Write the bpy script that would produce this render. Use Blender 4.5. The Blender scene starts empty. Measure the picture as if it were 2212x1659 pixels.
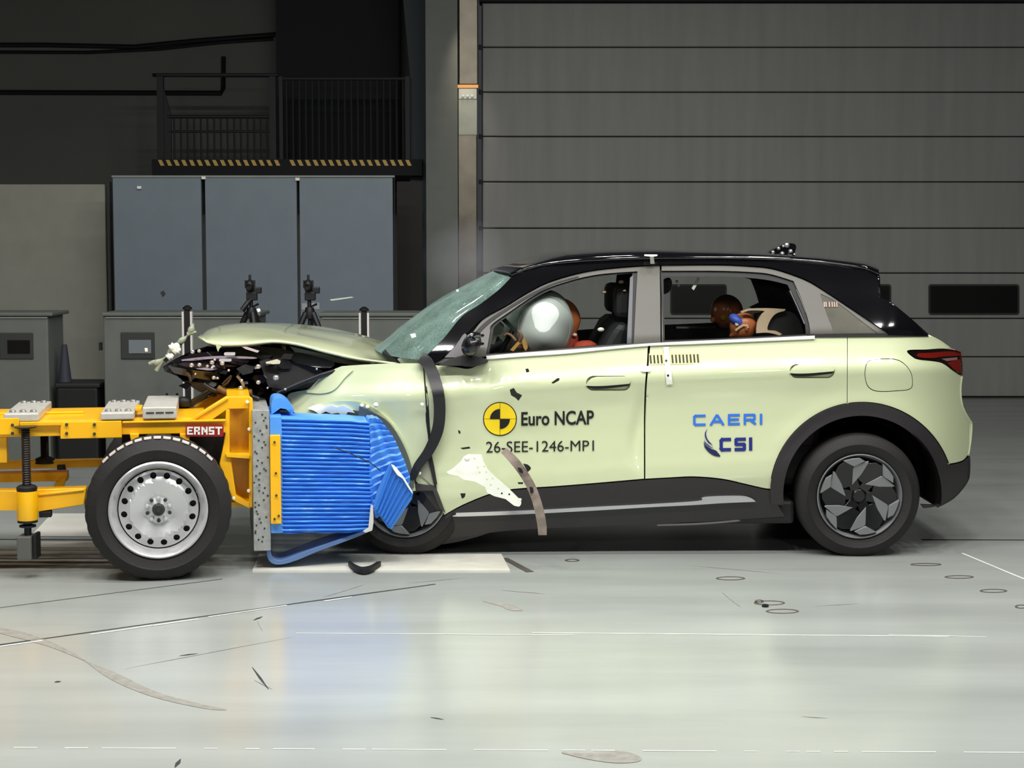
import bpy, bmesh, math, random
from mathutils import Vector, Matrix, noise
from mathutils.geometry import delaunay_2d_cdt

random.seed(7)
scene = bpy.context.scene
COL = scene.collection

# ------------------------------------------------------------------ camera
F, D, H = 3627.0, 9.0, 1.689          # focal length (px of a 2212 wide frame), distance to the car's side, eye height
TH = math.atan(299.5 / F)             # looking slightly down
cam_data = bpy.data.cameras.new('camera')
cam = bpy.data.objects.new('camera', cam_data)
COL.objects.link(cam)
cam_data.sensor_width = 36.0
cam_data.lens = F / 2212.0 * 36.0
cam.location = (0, -D, H)
cam.rotation_euler = (math.pi / 2 - TH, 0, 0)
scene.camera = cam

# ------------------------------------------------------------------ world, lamps, exposure
world = bpy.data.worlds.new('hall_ambient')
scene.world = world
world.use_nodes = True
world.node_tree.nodes['Background'].inputs[0].default_value = (0.85, 0.9, 1.0, 1)
world.node_tree.nodes['Background'].inputs[1].default_value = 0.045

def lamp(x, y, z, sx, sy, watts, tint=(1, 0.985, 0.95), aim=None):
    d = bpy.data.lights.new('flood_lamp', 'AREA')
    d.shape = 'RECTANGLE'
    d.size, d.size_y = sx, sy
    d.energy = watts
    d.color = tint
    o = bpy.data.objects.new('flood_lamp', d)
    COL.objects.link(o)
    o.location = (x, y, z)
    if aim is not None:
        v = Vector(aim) - Vector((x, y, z))
        o.rotation_euler = v.to_track_quat('-Z', 'Y').to_euler()
    return o

# the lamp banks that hang over a crash lane: a bank towards the viewer and a bank over the car
LK = 0.5
for i in range(11):
    lamp(-4.3 + 0.83 * i, -3.34, 5.2, 0.3, 0.3, 93 * LK, aim=(-4.3 + 0.83 * i, -2.5, 0))
for x in (-2.6, 2.6):                      # added floods behind the viewer, unseen, to lift the dark cabin
    lamp(x, -9.4, 3.6, 0.5, 0.4, 75 * LK, aim=(x * 0.4, 0, 1.0))
for i in range(5):
    lamp(-3.6 + 1.8 * i, -1.3, 5.4, 0.42, 0.28, 95 * LK, aim=(-3.6 + 1.8 * i, -1.2, 0))
for i in range(6):
    lamp(-3.9 + 1.5 * i, 1.6, 5.6, 0.4, 0.25, 34 * LK)
lamp(-0.5, 9.0, 4.6, 0.1, 0.1, 0.5, (1, 0.88, 0.66), aim=(-0.5, 9.42, 3.2)).data.spread = 0.5   # added unseen lamp for a faint glow on the roller-door rail
scene.view_settings.view_transform = 'Standard'
scene.view_settings.look = 'None'
scene.view_settings.exposure = 0.0
scene.view_settings.gamma = 1.0
scene.view_settings.use_curve_mapping = False
scene.cycles.max_bounces = 7
scene.cycles.transparent_max_bounces = 12
scene.cycles.caustics_reflective = False
scene.cycles.caustics_refractive = False
scene.cycles.sample_clamp_indirect = 4.0

# ------------------------------------------------------------------ sight lines: measured picture points to places in the hall
CT, ST = math.cos(TH), math.sin(TH)
CAMP = Vector((0, -D, H))
def ray(px, py):
    a, b = (px - 1106.0) / F, -(py - 829.5) / F
    return Vector((a, CT + b * ST, -ST + b * CT))
def W(px, py, Y=0.0):
    r = ray(px, py)
    return CAMP + r * ((Y + D) / r.y)
def G(px, py, z=0.0):
    r = ray(px, py)
    return CAMP + r * ((z - H) / r.z)
def S(Y):                               # pixels per metre near that distance
    return F / (Y + D)

# ------------------------------------------------------------------ materials
def lin(c):
    out = []
    for v in c:
        v = v / 255.0
        out.append(v / 12.92 if v <= 0.04045 else ((v + 0.055) / 1.055) ** 2.4)
    return (*out, 1.0)
MATS = {}
def mat(name, rgb, rough=0.5, metal=0.0, coat=0.0, var=0.0, scale=6.0, bump=0.0, bscale=60.0, spec=0.5, alpha=None, trans=0.0, streak=None):
    if name in MATS:
        return MATS[name]
    m = bpy.data.materials.new(name)
    m.use_nodes = True
    nt = m.node_tree
    b = nt.nodes['Principled BSDF']
    b.inputs['Base Color'].default_value = lin(rgb)
    b.inputs['Roughness'].default_value = rough
    b.inputs['Metallic'].default_value = metal
    b.inputs['Specular IOR Level'].default_value = spec
    b.inputs['Coat Weight'].default_value = coat
    b.inputs['Coat Roughness'].default_value = 0.04
    if trans:
        b.inputs['Transmission Weight'].default_value = trans
    if alpha is not None:
        b.inputs['Alpha'].default_value = alpha
    tc = nt.nodes.new('ShaderNodeTexCoord')
    if var or bump:
        mp = nt.nodes.new('ShaderNodeMapping')
        if streak:
            mp.inputs['Scale'].default_value = streak
        nt.links.new(tc.outputs['Object'], mp.inputs[0])
    if var:
        n = nt.nodes.new('ShaderNodeTexNoise')
        n.inputs['Scale'].default_value = scale
        n.inputs['Detail'].default_value = 5
        nt.links.new(mp.outputs[0], n.inputs['Vector'])
        r = nt.nodes.new('ShaderNodeValToRGB')
        c = lin(rgb)
        r.color_ramp.elements[0].position = 0.3
        r.color_ramp.elements[1].position = 0.7
        r.color_ramp.elements[0].color = tuple(max(0, v * (1 - var)) for v in c[:3]) + (1,)
        r.color_ramp.elements[1].color = tuple(min(1, v * (1 + var)) for v in c[:3]) + (1,)
        nt.links.new(n.outputs['Fac'], r.inputs[0])
        nt.links.new(r.outputs[0], b.inputs['Base Color'])
    if bump:
        n2 = nt.nodes.new('ShaderNodeTexNoise')
        n2.inputs['Scale'].default_value = bscale
        n2.inputs['Detail'].default_value = 3
        nt.links.new(mp.outputs[0], n2.inputs['Vector'])
        bp = nt.nodes.new('ShaderNodeBump')
        bp.inputs['Strength'].default_value = bump
        bp.inputs['Distance'].default_value = 0.01
        nt.links.new(n2.outputs['Fac'], bp.inputs['Height'])
        nt.links.new(bp.outputs[0], b.inputs['Normal'])
    MATS[name] = m
    return m

def glass_mat(name, rgb, tint, rough=0.02, haze=0.0, cracks=True):
    """thin sheet glass: clear sheet tinted by rgb, mirror reflection by angle, and a share of diffuse haze (crazed glass, or a painted grey reflection)"""
    m = bpy.data.materials.new(name)
    m.use_nodes = True
    nt = m.node_tree
    nt.nodes.remove(nt.nodes['Principled BSDF'])
    out = nt.nodes['Material Output']
    t = nt.nodes.new('ShaderNodeBsdfTransparent')
    t.inputs[0].default_value = (*tint, 1)
    g = nt.nodes.new('ShaderNodeBsdfGlossy')
    g.inputs['Roughness'].default_value = rough
    fr = nt.nodes.new('ShaderNodeFresnel')
    fr.inputs[0].default_value = 1.5
    mx = nt.nodes.new('ShaderNodeMixShader')
    nt.links.new(fr.outputs[0], mx.inputs[0])
    nt.links.new(t.outputs[0], mx.inputs[1])
    nt.links.new(g.outputs[0], mx.inputs[2])
    last = mx
    if haze:
        d = nt.nodes.new('ShaderNodeBsdfDiffuse')
        d.inputs[0].default_value = lin(rgb)
        m2 = nt.nodes.new('ShaderNodeMixShader')
        tc = nt.nodes.new('ShaderNodeTexCoord')
        n = nt.nodes.new('ShaderNodeTexNoise')
        n.inputs['Scale'].default_value = 9
        n.inputs['Detail'].default_value = 6
        nt.links.new(tc.outputs['Object'], n.inputs['Vector'])
        v = nt.nodes.new('ShaderNodeTexVoronoi')
        v.feature = 'DISTANCE_TO_EDGE'
        v.inputs['Scale'].default_value = 46
        nt.links.new(tc.outputs['Object'], v.inputs['Vector'])
        lt = nt.nodes.new('ShaderNodeMath')
        lt.operation = 'LESS_THAN'
        lt.inputs[1].default_value = 0.035
        nt.links.new(v.outputs['Distance'], lt.inputs[0])
        ma = nt.nodes.new('ShaderNodeMath')
        ma.operation = 'MULTIPLY_ADD'
        ma.inputs[1].default_value = 0.5
        ma.inputs[2].default_value = haze - 0.25
        nt.links.new(n.outputs['Fac'], ma.inputs[0])
        ad = nt.nodes.new('ShaderNodeMath')
        ad.operation = 'MULTIPLY_ADD'
        ad.inputs[1].default_value = 0.16 if cracks else 0.0
        ad.use_clamp = True
        nt.links.new(lt.outputs[0], ad.inputs[0])
        nt.links.new(ma.outputs[0], ad.inputs[2])
        nt.links.new(ad.outputs[0], m2.inputs[0])
        nt.links.new(mx.outputs[0], m2.inputs[1])
        nt.links.new(d.outputs[0], m2.inputs[2])
        last = m2
    nt.links.new(last.outputs[0], out.inputs[0])
    MATS[name] = m
    return m

PAINT = mat('pale_green_paint', (204, 212, 173), 0.32, coat=1.0, spec=0.5)
BLACKGLOSS = mat('black_gloss_paint', (9, 9, 13), 0.06, coat=1.0)
TRIMGREY = mat('pillar_reflection_grey', (84, 82, 75), 0.38, spec=0.4)  # gloss-black pillars; the hall's grey reflection is put into the colour
CLAD = mat('dark_plastic_cladding', (40, 37, 39), 0.5, bump=0.1, bscale=200)
BLACK = mat('matte_black', (12, 12, 13), 0.6)
SHELL = mat('dark_body_shell', (20, 21, 20), 0.7)
DARKTRIM = mat('dark_cabin_trim', (38, 38, 38), 0.75)
CHROME = mat('brushed_silver', (200, 200, 205), 0.28, metal=0.9)
BELTM = mat('belt_highlight_white', (238, 238, 236), 0.3, metal=0.2)  # chrome belt line; its white lamp reflections are put into the colour
RUBBER = mat('tyre_rubber', (27, 25, 24), 0.72, var=0.12, bump=0.15, bscale=90)
TREADGREY = mat('pale_tread_rubber', (190, 182, 178), 0.6)
STEEL = mat('silver_steel_rim', (214, 214, 216), 0.3, metal=0.5)
RIMDARK = mat('black_alloy', (14, 14, 16), 0.25, coat=0.5)
RIMGREY = mat('grey_alloy', (128, 130, 132), 0.35, metal=0.4)
YELLOW = mat('yellow_trolley_enamel', (255, 188, 10), 0.38, coat=0.25, var=0.06)
GALV = mat('galvanised_plate', (168, 170, 168), 0.45, metal=0.35, var=0.2, scale=30)
BALLAST = mat('ballast_steel', (200, 197, 188), 0.42, metal=0.2, var=0.1, scale=20)
BLUE = mat('blue_barrier_skin', (84, 156, 244), 0.34, spec=0.5, var=0.05, scale=14)
BLUED = mat('deep_blue_barrier_skin', (58, 126, 214), 0.4)
WHITE = mat('white_print', (236, 238, 228), 0.5)
INK = mat('black_print', (10, 11, 10), 0.5)
YELLOWPRINT = mat('yellow_print', (246, 214, 20), 0.45)
RED = mat('red_print', (150, 22, 18), 0.4)
LETTERBLUE = mat('blue_letter_print', (42, 112, 222), 0.45)
LETTERNAVY = mat('navy_letter_print', (22, 34, 120), 0.45)
BARE = mat('bare_bright_metal', (250, 253, 240), 0.5, var=0.02)
LAMPRED = mat('tail_lamp_red', (112, 22, 14), 0.12, coat=1)
SKIN = mat('dummy_skin_brown', (196, 112, 66), 0.35)
SKINDARK = mat('dummy_skin_dark_brown', (206, 116, 66), 0.25)
BLUEPAINT = mat('blue_contact_paint', (82, 108, 214), 0.4)
YELLOWMARK = mat('ochre_mark', (190, 140, 30), 0.5)
AIRBAG = mat('airbag_cloth', (203, 211, 206), 0.9, bump=0.12, bscale=9)
AIRBAG2 = mat('grey_airbag_cloth', (186, 198, 188), 0.6, bump=0.15, bscale=8)
CREAM = mat('cream_seat_edging', (216, 190, 160), 0.5)
SEATGREY = mat('grey_seat_cloth', (150, 152, 134), 0.8)
NAVY = mat('navy_cloth', (22, 30, 66), 0.8)
SHIRT = mat('red_orange_suit', (176, 62, 34), 0.7)
GREYGREEN = mat('torn_grey_green_plastic', (150, 158, 138), 0.4)
STRIPMETAL = mat('scuffed_metal_strip', (150, 136, 126), 0.42, metal=0.35, var=0.35, scale=16)
HOSE = mat('black_rubber_hose', (20, 19, 21), 0.4)
BROWNMETAL = mat('rusty_brown_metal', (70, 54, 36), 0.5, metal=0.3, var=0.3, scale=20)
SCREENGLASS = glass_mat('crazed_windscreen_glass', (146, 176, 166), (0.42, 0.52, 0.48), 0.05, 0.36)
SIDEGLASS = glass_mat('side_glass', (90, 92, 88), (0.95, 0.97, 0.95), 0.02, 0.0)
QUARTERGLASS = glass_mat('quarter_glass', (112, 110, 101), (0.5, 0.5, 0.47), 0.05, 0.75, cracks=False)  # dark glass; the grey haze stands in for the hall's reflection

# ------------------------------------------------------------------ mesh helpers
def link(name, me, m, parent=None, smooth=None):
    if m is not None:
        me.materials.append(m)
    if smooth is not None:
        for p in me.polygons:
            p.use_smooth = True
        try:
            me.set_sharp_from_angle(angle=math.radians(smooth))
        except Exception:
            pass
    o = bpy.data.objects.new(name, me)
    COL.objects.link(o)
    set_parent(o, parent)
    return o

def set_parent(o, parent):
    if parent is None:
        return
    o.parent = parent
    if parent.type == 'EMPTY':
        o.matrix_parent_inverse = Matrix.Translation(-Vector(parent.location))

def mesh_from(name, verts, faces, m, parent=None, smooth=None, bevel=0.0):
    me = bpy.data.meshes.new(name)
    me.from_pydata([tuple(v) for v in verts], [], faces)
    me.validate()
    me.update()
    o = link(name, me, m, parent, smooth)
    if bevel:
        add_bevel(o, bevel)
    return o

def add_bevel(o, w):
    b = o.modifiers.new('bevel', 'BEVEL')
    b.width = w
    b.segments = 2
    b.limit_method = 'ANGLE'
    b.angle_limit = math.radians(40)

def from_bm(name, bm, m, parent=None, smooth=None):
    bmesh.ops.recalc_face_normals(bm, faces=bm.faces)
    me = bpy.data.meshes.new(name)
    bm.to_mesh(me)
    bm.free()
    return link(name, me, m, parent, smooth)

def thing(name, loc, label, cat, group=None):
    o = bpy.data.objects.new(name, None)
    COL.objects.link(o)
    o.empty_display_size = 0.1
    # parts are modelled in hall coordinates; the Empty sits at the thing's base and the parts keep their places
    o.location = loc
    o['label'] = label
    o['category'] = cat
    if group:
        o['group'] = group
    THINGS.append(o)
    return o
THINGS = []
def tag(o, label, cat, group=None):
    o['label'] = label
    o['category'] = cat
    if group:
        o['group'] = group
    return o
def struct(o):
    o['kind'] = 'structure'
    return o

def curve(pts, n=6):
    """open Catmull-Rom through picture points"""
    if len(pts) < 3:
        return list(pts)
    P = [pts[0]] + list(pts) + [pts[-1]]
    out = []
    for i in range(1, len(P) - 2):
        p0, p1, p2, p3 = (Vector(p) for p in P[i - 1:i + 3])
        for k in range(n):
            t = k / n
            v = 0.5 * ((2 * p1) + (p2 - p0) * t + (2 * p0 - 5 * p1 + 4 * p2 - p3) * t * t + (3 * p1 - p0 - 3 * p2 + p3) * t ** 3)
            out.append(tuple(v))
    out.append(tuple(pts[-1]))
    return out

def joined(*runs):
    out = []
    for r in runs:
        for p in r:
            if not out or (Vector(p) - Vector(out[-1])).length > 0.4:
                out.append(tuple(p))
    if (Vector(out[0]) - Vector(out[-1])).length <= 0.4:
        out.pop()
    return out

def rrect(x0, y0, x1, y1, r, n=5):
    out = []
    for cx, cy, a0 in ((x1 - r, y0 + r, -90), (x1 - r, y1 - r, 0), (x0 + r, y1 - r, 90), (x0 + r, y0 + r, 180)):
        for k in range(n + 1):
            a = math.radians(a0 + 90 * k / n)
            out.append((cx + r * math.cos(a), cy + r * math.sin(a)))
    return out

def inside(p, poly):
    x, y = p
    c = False
    j = len(poly) - 1
    for i in range(len(poly)):
        xi, yi = poly[i]
        xj, yj = poly[j]
        if (yi > y) != (yj > y) and x < (xj - xi) * (y - yi) / (yj - yi) + xi:
            c = not c
        j = i
    return c

def outline_big(o):
    return max(p[0] for p in o) - min(p[0] for p in o) > 2

def plate(name, outline, m, parent=None, Y=0.0, thick=0.02, holes=(), step=None, smooth=35, mapf=None, ext=None, bevel=0.0):
    """a sheet with an outline, following a depth function, closed with a back and rims: a solid panel"""
    fY = Y if callable(Y) else (lambda a, b: Y)
    mp = mapf or (lambda a, b: W(a, b, fY(a, b)))
    vs, es, fs = [], [], []
    for loop in [outline] + list(holes):
        b = len(vs)
        L = loop
        if step:                                    # long edges follow the curved surface too
            L2 = []
            for i, p in enumerate(loop):
                q = loop[(i + 1) % len(loop)]
                n = max(1, int((Vector(q) - Vector(p)).length / (step * 1.2)))
                for k in range(n):
                    L2.append((p[0] + (q[0] - p[0]) * k / n, p[1] + (q[1] - p[1]) * k / n))
            L = L2
        vs += [Vector(p) for p in L]
        es += [(b + i, b + (i + 1) % len(L)) for i in range(len(L))]
    if step:
        xs = [p[0] for p in outline]
        ys = [p[1] for p in outline]
        x = min(xs) + step * 0.5
        while x < max(xs):
            y = min(ys) + step * 0.5
            while y < max(ys):
                if inside((x, y), outline) and not any(inside((x, y), h) for h in holes):
                    vs.append(Vector((x, y)))
                y += step
            x += step
    v2, e2, f2, _, _, _ = delaunay_2d_cdt(vs, es, [], 1, 0.01 if outline_big(outline) else 1e-6)
    if holes:
        keep = []
        for f in f2:
            c = sum((v2[i] for i in f), Vector((0, 0))) / len(f)
            if not any(inside((c.x, c.y), h) for h in holes):
                keep.append(f)
        f2 = keep
    pts = [mp(v.x, v.y) for v in v2]
    n = len(pts)
    if thick:
        d = ext if ext is not None else Vector((0, 1, 0))
        back = [p + d * thick for p in pts]
        faces = []
        cnt = {}
        for f in f2:
            faces.append(tuple(f))
            for i in range(len(f)):
                a, b = f[i], f[(i + 1) % len(f)]
                cnt[(a, b)] = cnt.get((a, b), 0) + 1
        faces += [tuple(n + i for i in reversed(f)) for f in f2]
        for (a, b) in cnt:
            if (b, a) not in cnt:
                faces.append((b, a, n + a, n + b))
        pts = pts + back
    else:
        faces = [tuple(f) for f in f2]
    bm = bmesh.new()
    bv = [bm.verts.new(p) for p in pts]
    for f in faces:
        try:
            bm.faces.new([bv[i] for i in f])
        except ValueError:
            pass
    loose = [v for v in bm.verts if not v.link_faces]
    bmesh.ops.delete(bm, geom=loose, context='VERTS')
    o = from_bm(name, bm, m, parent, smooth)
    if bevel:
        add_bevel(o, bevel)
    return o

def mirror_copy(o, name=None, yc=0.93, parent=None):
    """the other side's twin of a body part"""
    me = o.data.copy()
    for v in me.vertices:
        v.co.y = 2 * yc - v.co.y
    me.flip_normals()
    q = bpy.data.objects.new(name or o.name.split('.')[0], me)
    COL.objects.link(q)
    set_parent(q, parent or o.parent)
    return q

def loft(name, A, C, m, parent, yc=0.93, n=10, p=2.2, thick=0.02, both=True, jig=None, xk=0):
    """skin over the car from a side line A (world points) to the middle line C, mirrored to the far side"""
    rows = []
    for a, c in zip(A, C):
        row = []
        for k in range(n + 1):
            f = math.pi / 2 * k / n
            y = 1 - abs(math.cos(f)) ** (2 / p)
            z = abs(math.sin(f)) ** (2 / p)
            q = Vector((a.x + (c.x - a.x) * (y if xk else z), a.y + (yc - a.y) * y, a.z + (c.z - a.z) * z))
            if jig:
                q += jig(q, k / n)
            row.append(q)
        if both:
            row += [Vector((q.x, 2 * yc - q.y, q.z)) for q in reversed(row[:-1])]
        rows.append(row)
    w = len(rows[0])
    verts = [v for r in rows for v in r]
    faces = []
    for i in range(len(rows) - 1):
        for j in range(w - 1):
            faces.append((i * w + j, i * w + j + 1, (i + 1) * w + j + 1, (i + 1) * w + j))
    o = mesh_from(name, verts, faces, m, parent, 40)
    if thick:
        s = o.modifiers.new('thickness', 'SOLIDIFY')
        s.thickness = thick
        s.offset = -1
    return o

def resample(pts, n):
    P = [Vector(p) for p in pts]
    L = [0]
    for i in range(1, len(P)):
        L.append(L[-1] + (P[i] - P[i - 1]).length)
    out = []
    for k in range(n):
        t = L[-1] * k / (n - 1)
        i = 1
        while i < len(P) - 1 and L[i] < t:
            i += 1
        f = (t - L[i - 1]) / max(1e-9, L[i] - L[i - 1])
        out.append(P[i - 1].lerp(P[i], f))
    return out

def box(name, x0, x1, y0, y1, z0, z1, m, parent=None, bevel=0.0, frame=None):
    vs = []
    for x in (x0, x1):
        for y in (y0, y1):
            for z in (z0, z1):
                p = Vector((x, y, z))
                vs.append(frame(p) if frame else p)
    fs = [(0, 1, 3, 2), (4, 6, 7, 5), (0, 4, 5, 1), (2, 3, 7, 6), (0, 2, 6, 4), (1, 5, 7, 3)]
    return mesh_from(name, vs, fs, m, parent, None, bevel)

def tube(name, pts, r, m, parent=None, segs=8, smooth=50, closed=False):
    """round bar through world points; r is one radius or one per point"""
    P = [Vector(p) for p in pts]
    R = r if isinstance(r, (list, tuple)) else [r] * len(P)
    verts, faces = [], []
    ref = Vector((0.13, 0.2, 1))
    for i, p in enumerate(P):
        t = (P[min(i + 1, len(P) - 1)] - P[max(i - 1, 0)]).normalized()
        a = t.cross(ref)
        if a.length < 1e-3:
            a = t.cross(Vector((1, 0, 0)))
        a.normalize()
        b = t.cross(a)
        for k in range(segs):
            f = 2 * math.pi * k / segs
            verts.append(p + a * (math.cos(f) * R[i]) + b * (math.sin(f) * R[i]))
    for i in range(len(P) - 1):
        for k in range(segs):
            k2 = (k + 1) % segs
            faces.append((i * segs + k, i * segs + k2, (i + 1) * segs + k2, (i + 1) * segs + k))
    faces.append(tuple(range(segs)))
    faces.append(tuple(reversed(range((len(P) - 1) * segs, len(P) * segs))))
    return mesh_from(name, verts, faces, m, parent, smooth)

def lathe(name, prof, c, u, v, n, m, parent=None, segs=48, smooth=40, tooth=None):
    """turned ring: prof is a list of (radius, offset along n)"""
    verts, faces = [], []
    for i in range(segs):
        f = 2 * math.pi * i / segs
        for j, (r, y) in enumerate(prof):
            rr = r - (tooth(i, j) if tooth else 0)
            verts.append(c + u * (rr * math.cos(f)) + v * (rr * math.sin(f)) + n * y)
    w = len(prof)
    for i in range(segs):
        i2 = (i + 1) % segs
        for j in range(w - 1):
            faces.append((i * w + j, i * w + j + 1, i2 * w + j + 1, i2 * w + j))
    bm = bmesh.new()
    bv = [bm.verts.new(p) for p in verts]
    for f in faces:
        try:
            bm.faces.new([bv[k] for k in f])
        except ValueError:
            pass
    bmesh.ops.remove_doubles(bm, verts=bm.verts, dist=1e-5)
    return from_bm(name, bm, m, parent, smooth)

def blob(name, c, rad, m, parent=None, seg=24, rings=16, fn=None, rot=None, smooth=60):
    verts, faces = [], []
    for i in range(rings + 1):
        th = math.pi * i / rings
        for j in range(seg):
            f = 2 * math.pi * j / seg
            d = Vector((math.sin(th) * math.cos(f), math.sin(th) * math.sin(f), math.cos(th)))
            p = Vector((d.x * rad[0], d.y * rad[1], d.z * rad[2]))
            if fn:
                p = fn(d, p)
            if rot:
                p = rot @ p
            verts.append(Vector(c) + p)
    for i in range(rings):
        for j in range(seg):
            j2 = (j + 1) % seg
            faces.append((i * seg + j, (i + 1) * seg + j, (i + 1) * seg + j2, i * seg + j2))
    bm = bmesh.new()
    bv = [bm.verts.new(p) for p in verts]
    for f in faces:
        try:
            bm.faces.new([bv[k] for k in f])
        except ValueError:
            pass
    bmesh.ops.remove_doubles(bm, verts=bm.verts, dist=1e-5)
    return from_bm(name, bm, m, parent, smooth)

def text_mesh(name, body, corners, m, parent, Yf, bold=0.0, space=1.0, thick=0.0015, off=0.004, mapf=None):
    """letters fitted in a quad of picture points (tl, tr, br, bl), laid on the panel under them"""
    cu = bpy.data.curves.new(name, 'FONT')
    cu.body = body
    cu.offset = bold
    cu.space_character = space
    cu.resolution_u = 4
    tmp = bpy.data.objects.new(name, cu)
    COL.objects.link(tmp)
    dg = bpy.context.evaluated_depsgraph_get()
    dg.update()
    me = bpy.data.meshes.new_from_object(tmp.evaluated_get(dg))
    bpy.data.objects.remove(tmp)
    xs = [v.co.x for v in me.vertices]
    ys = [v.co.y for v in me.vertices]
    x0, x1, y0, y1 = min(xs), max(xs), min(ys), max(ys)
    tl, tr, br, bl = (Vector(c) for c in corners)
    for v in me.vertices:
        s = (v.co.x - x0) / (x1 - x0)
        t = (v.co.y - y0) / (y1 - y0)
        p = (bl.lerp(br, s)).lerp(tl.lerp(tr, s), t)
        v.co = mapf(p.x, p.y) if mapf else W(p.x, p.y, Yf(p.x, p.y) - off)
    me.update()
    return link(name, me, m, parent)

# ================================================================== THE HALL
FLOORM = mat('sealed_concrete_floor', (165, 170, 166), 0.2, var=0.13, scale=1.3, spec=0.95, streak=(0.3, 1.8, 1), bump=0.03, bscale=14)
_nt = FLOORM.node_tree
_n = _nt.nodes.new('ShaderNodeTexNoise'); _n.inputs['Scale'].default_value = 2.2; _n.inputs['Detail'].default_value = 6
_mr = _nt.nodes.new('ShaderNodeMapRange'); _mr.inputs['To Min'].default_value = 0.13; _mr.inputs['To Max'].default_value = 0.27
_nt.links.new(_nt.nodes['Texture Coordinate'].outputs['Object'], _n.inputs['Vector'])
_nt.links.new(_n.outputs['Fac'], _mr.inputs['Value'])
_nt.links.new(_mr.outputs[0], _nt.nodes['Principled BSDF'].inputs['Roughness'])
floor = struct(box('floor', -16, 16, -10, 14, -0.2, 0, FLOORM))

DOORM = mat('grey_door_panel', (156, 156, 154), 0.5, var=0.07, scale=3, streak=(3, 1, 0.25), bump=0.08, bscale=5)
COLM = mat('grey_column_paint', (140, 144, 138), 0.7, var=0.05)
DARKWALL = mat('dark_hall_wall', (112, 112, 108), 0.85, var=0.08, scale=0.7)
ALCOVE = mat('near_black_fascia_recess', (40, 41, 44), 0.85)
DARKSTEEL = mat('dark_railing_steel', (44, 46, 48), 0.6)
DARKBLUE = mat('dark_blue_grey_sheet', (72, 80, 86), 0.75)
RAILM = mat('guide_rail_metal', (122, 116, 104), 0.34, metal=0.85, var=0.15, scale=5)
BEIGE = mat('grey_beige_panel', (148, 149, 138), 0.7, var=0.05)
SCREENM = mat('blue_grey_screen', (112, 124, 134), 0.55, var=0.04)
CABM = mat('grey_green_cabinet', (102, 107, 101), 0.6, var=0.06)
CABDARK = mat('cabinet_recess', (52, 54, 52), 0.7)
WINDARK = mat('dark_window_pane', (16, 14, 12), 0.25)
HAZARD = mat('hazard_yellow', (255, 214, 120), 0.6)

YD = 9.6
def zx(px, py, Y):
    p = W(px, py, Y)
    return p.x, p.z
def pbox(name, x0, y0, x1, y1, Y, depth, m, parent=None, bevel=0.0, foot=False):
    """an upright box whose front face covers these picture points at depth Y"""
    a, z1 = zx(x0, y0, Y)
    b, z0 = zx(x1, y1, Y)
    return box(name, a, b, Y, Y + depth, 0.0 if foot else z0, z1, m, parent, bevel)

# ---- roller / sectional door at the back
door = struct(thing('door_1', (W(1600, 858, YD).x, YD, 0), 'grey sectional hall door of wide horizontal panels with small dark windows', 'door'))
del door['category']
joints = [6, 102, 199, 295, 393, 493, 590, 688, 771, 857]
for i in range(len(joints) - 1):
    a, z1 = zx(1042, joints[i] + 0.9, YD)
    b, z0 = zx(2760, joints[i + 1] - 0.9, YD)
    box('panel', a, b, YD, YD + 0.06, max(z0, 0.004), z1, DOORM, door, 0.012)
a, z1 = zx(1040, 4, YD); b, _ = zx(2765, 4, YD)
box('door_backing', a, b, YD + 0.05, YD + 0.09, 0, z1, mat('door_gasket_grey', (52, 52, 50), .8), door)
for x0, x1 in ((1452, 1566), (1735, 1921), (2010, 2198), (2290, 2478)):
    wp = plate('window_frame', rrect(x0 - 4, 614, x1 + 4, 680, 6), CABDARK, door, Y=YD - 0.012, thick=0.02)
    plate('pane', rrect(x0, 618, x1, 676, 4), WINDARK, wp, Y=YD - 0.016, thick=0.01)
for py in joints[1:7]:
    p = W(1040, py, YD)
    box('hinge', p.x - 0.03, p.x + 0.015, YD - 0.03, YD + 0.02, p.z - 0.025, p.z + 0.025, BLACK, door)
a, zt = zx(1042, 4, YD)
struct(box('trim_1', zx(1035, 4, YD)[0], 14, YD - 0.02, YD + 0.3, zt, zt + 0.7, ALCOVE))
struct(pbox('trim_2', 918, -200, 990, 860, 9.35, 0.5, COLM, foot=True))
rail = struct(pbox('trim_3', 988, 187, 1032, 900, 9.4, 0.12, RAILM, bevel=0.012, foot=True))
pbox('upper_rail', 990, -60, 1033, 183, 9.44, 0.1, RAILM, rail, bevel=0.012)
pbox('end_cap', 988, 183, 1033, 190, 9.385, 0.13, mat('brass_cap', (210, 150, 90), 0.3, metal=0.7), rail)
pbox('rail_glint_plate', 991, 191, 1030, 214, 9.388, 0.012, mat('bare_bright_metal', (250, 253, 240)), rail, 0.004)  # pale plate painted in for the rail's bright reflection
pbox('rail_sheen_plate', 990, 214, 1031, 292, 9.392, 0.01, mat('pale_sheen_plate', (156, 156, 142), .35, metal=.5, var=.1), rail, 0.004)  # paler metal carrying the painted reflection down the rail
for x in (1000, 1010, 1020):
    p = W(x, 207, 9.386)
    lathe('bolt', [(0, -0.012), (0.012, -0.012), (0.014, 0)], p, Vector((1, 0, 0)), Vector((0, 0, 1)), Vector((0, 1, 0)), STEEL, rail, 10)

struct(box('wall_right', zx(2765, 4, YD)[0], 16, YD - 0.05, YD + 0.3, 0, 9, COLM))
struct(box('wall_side', -16.2, -16, -10, 14, 0, 9, DARKWALL))
struct(box('wall_far_side', 16, 16.2, -10, 14, 0, 9, DARKWALL))
struct(box('ceiling', -16.2, 16.2, -10, 14, 9, 9.2, DARKWALL))

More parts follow.
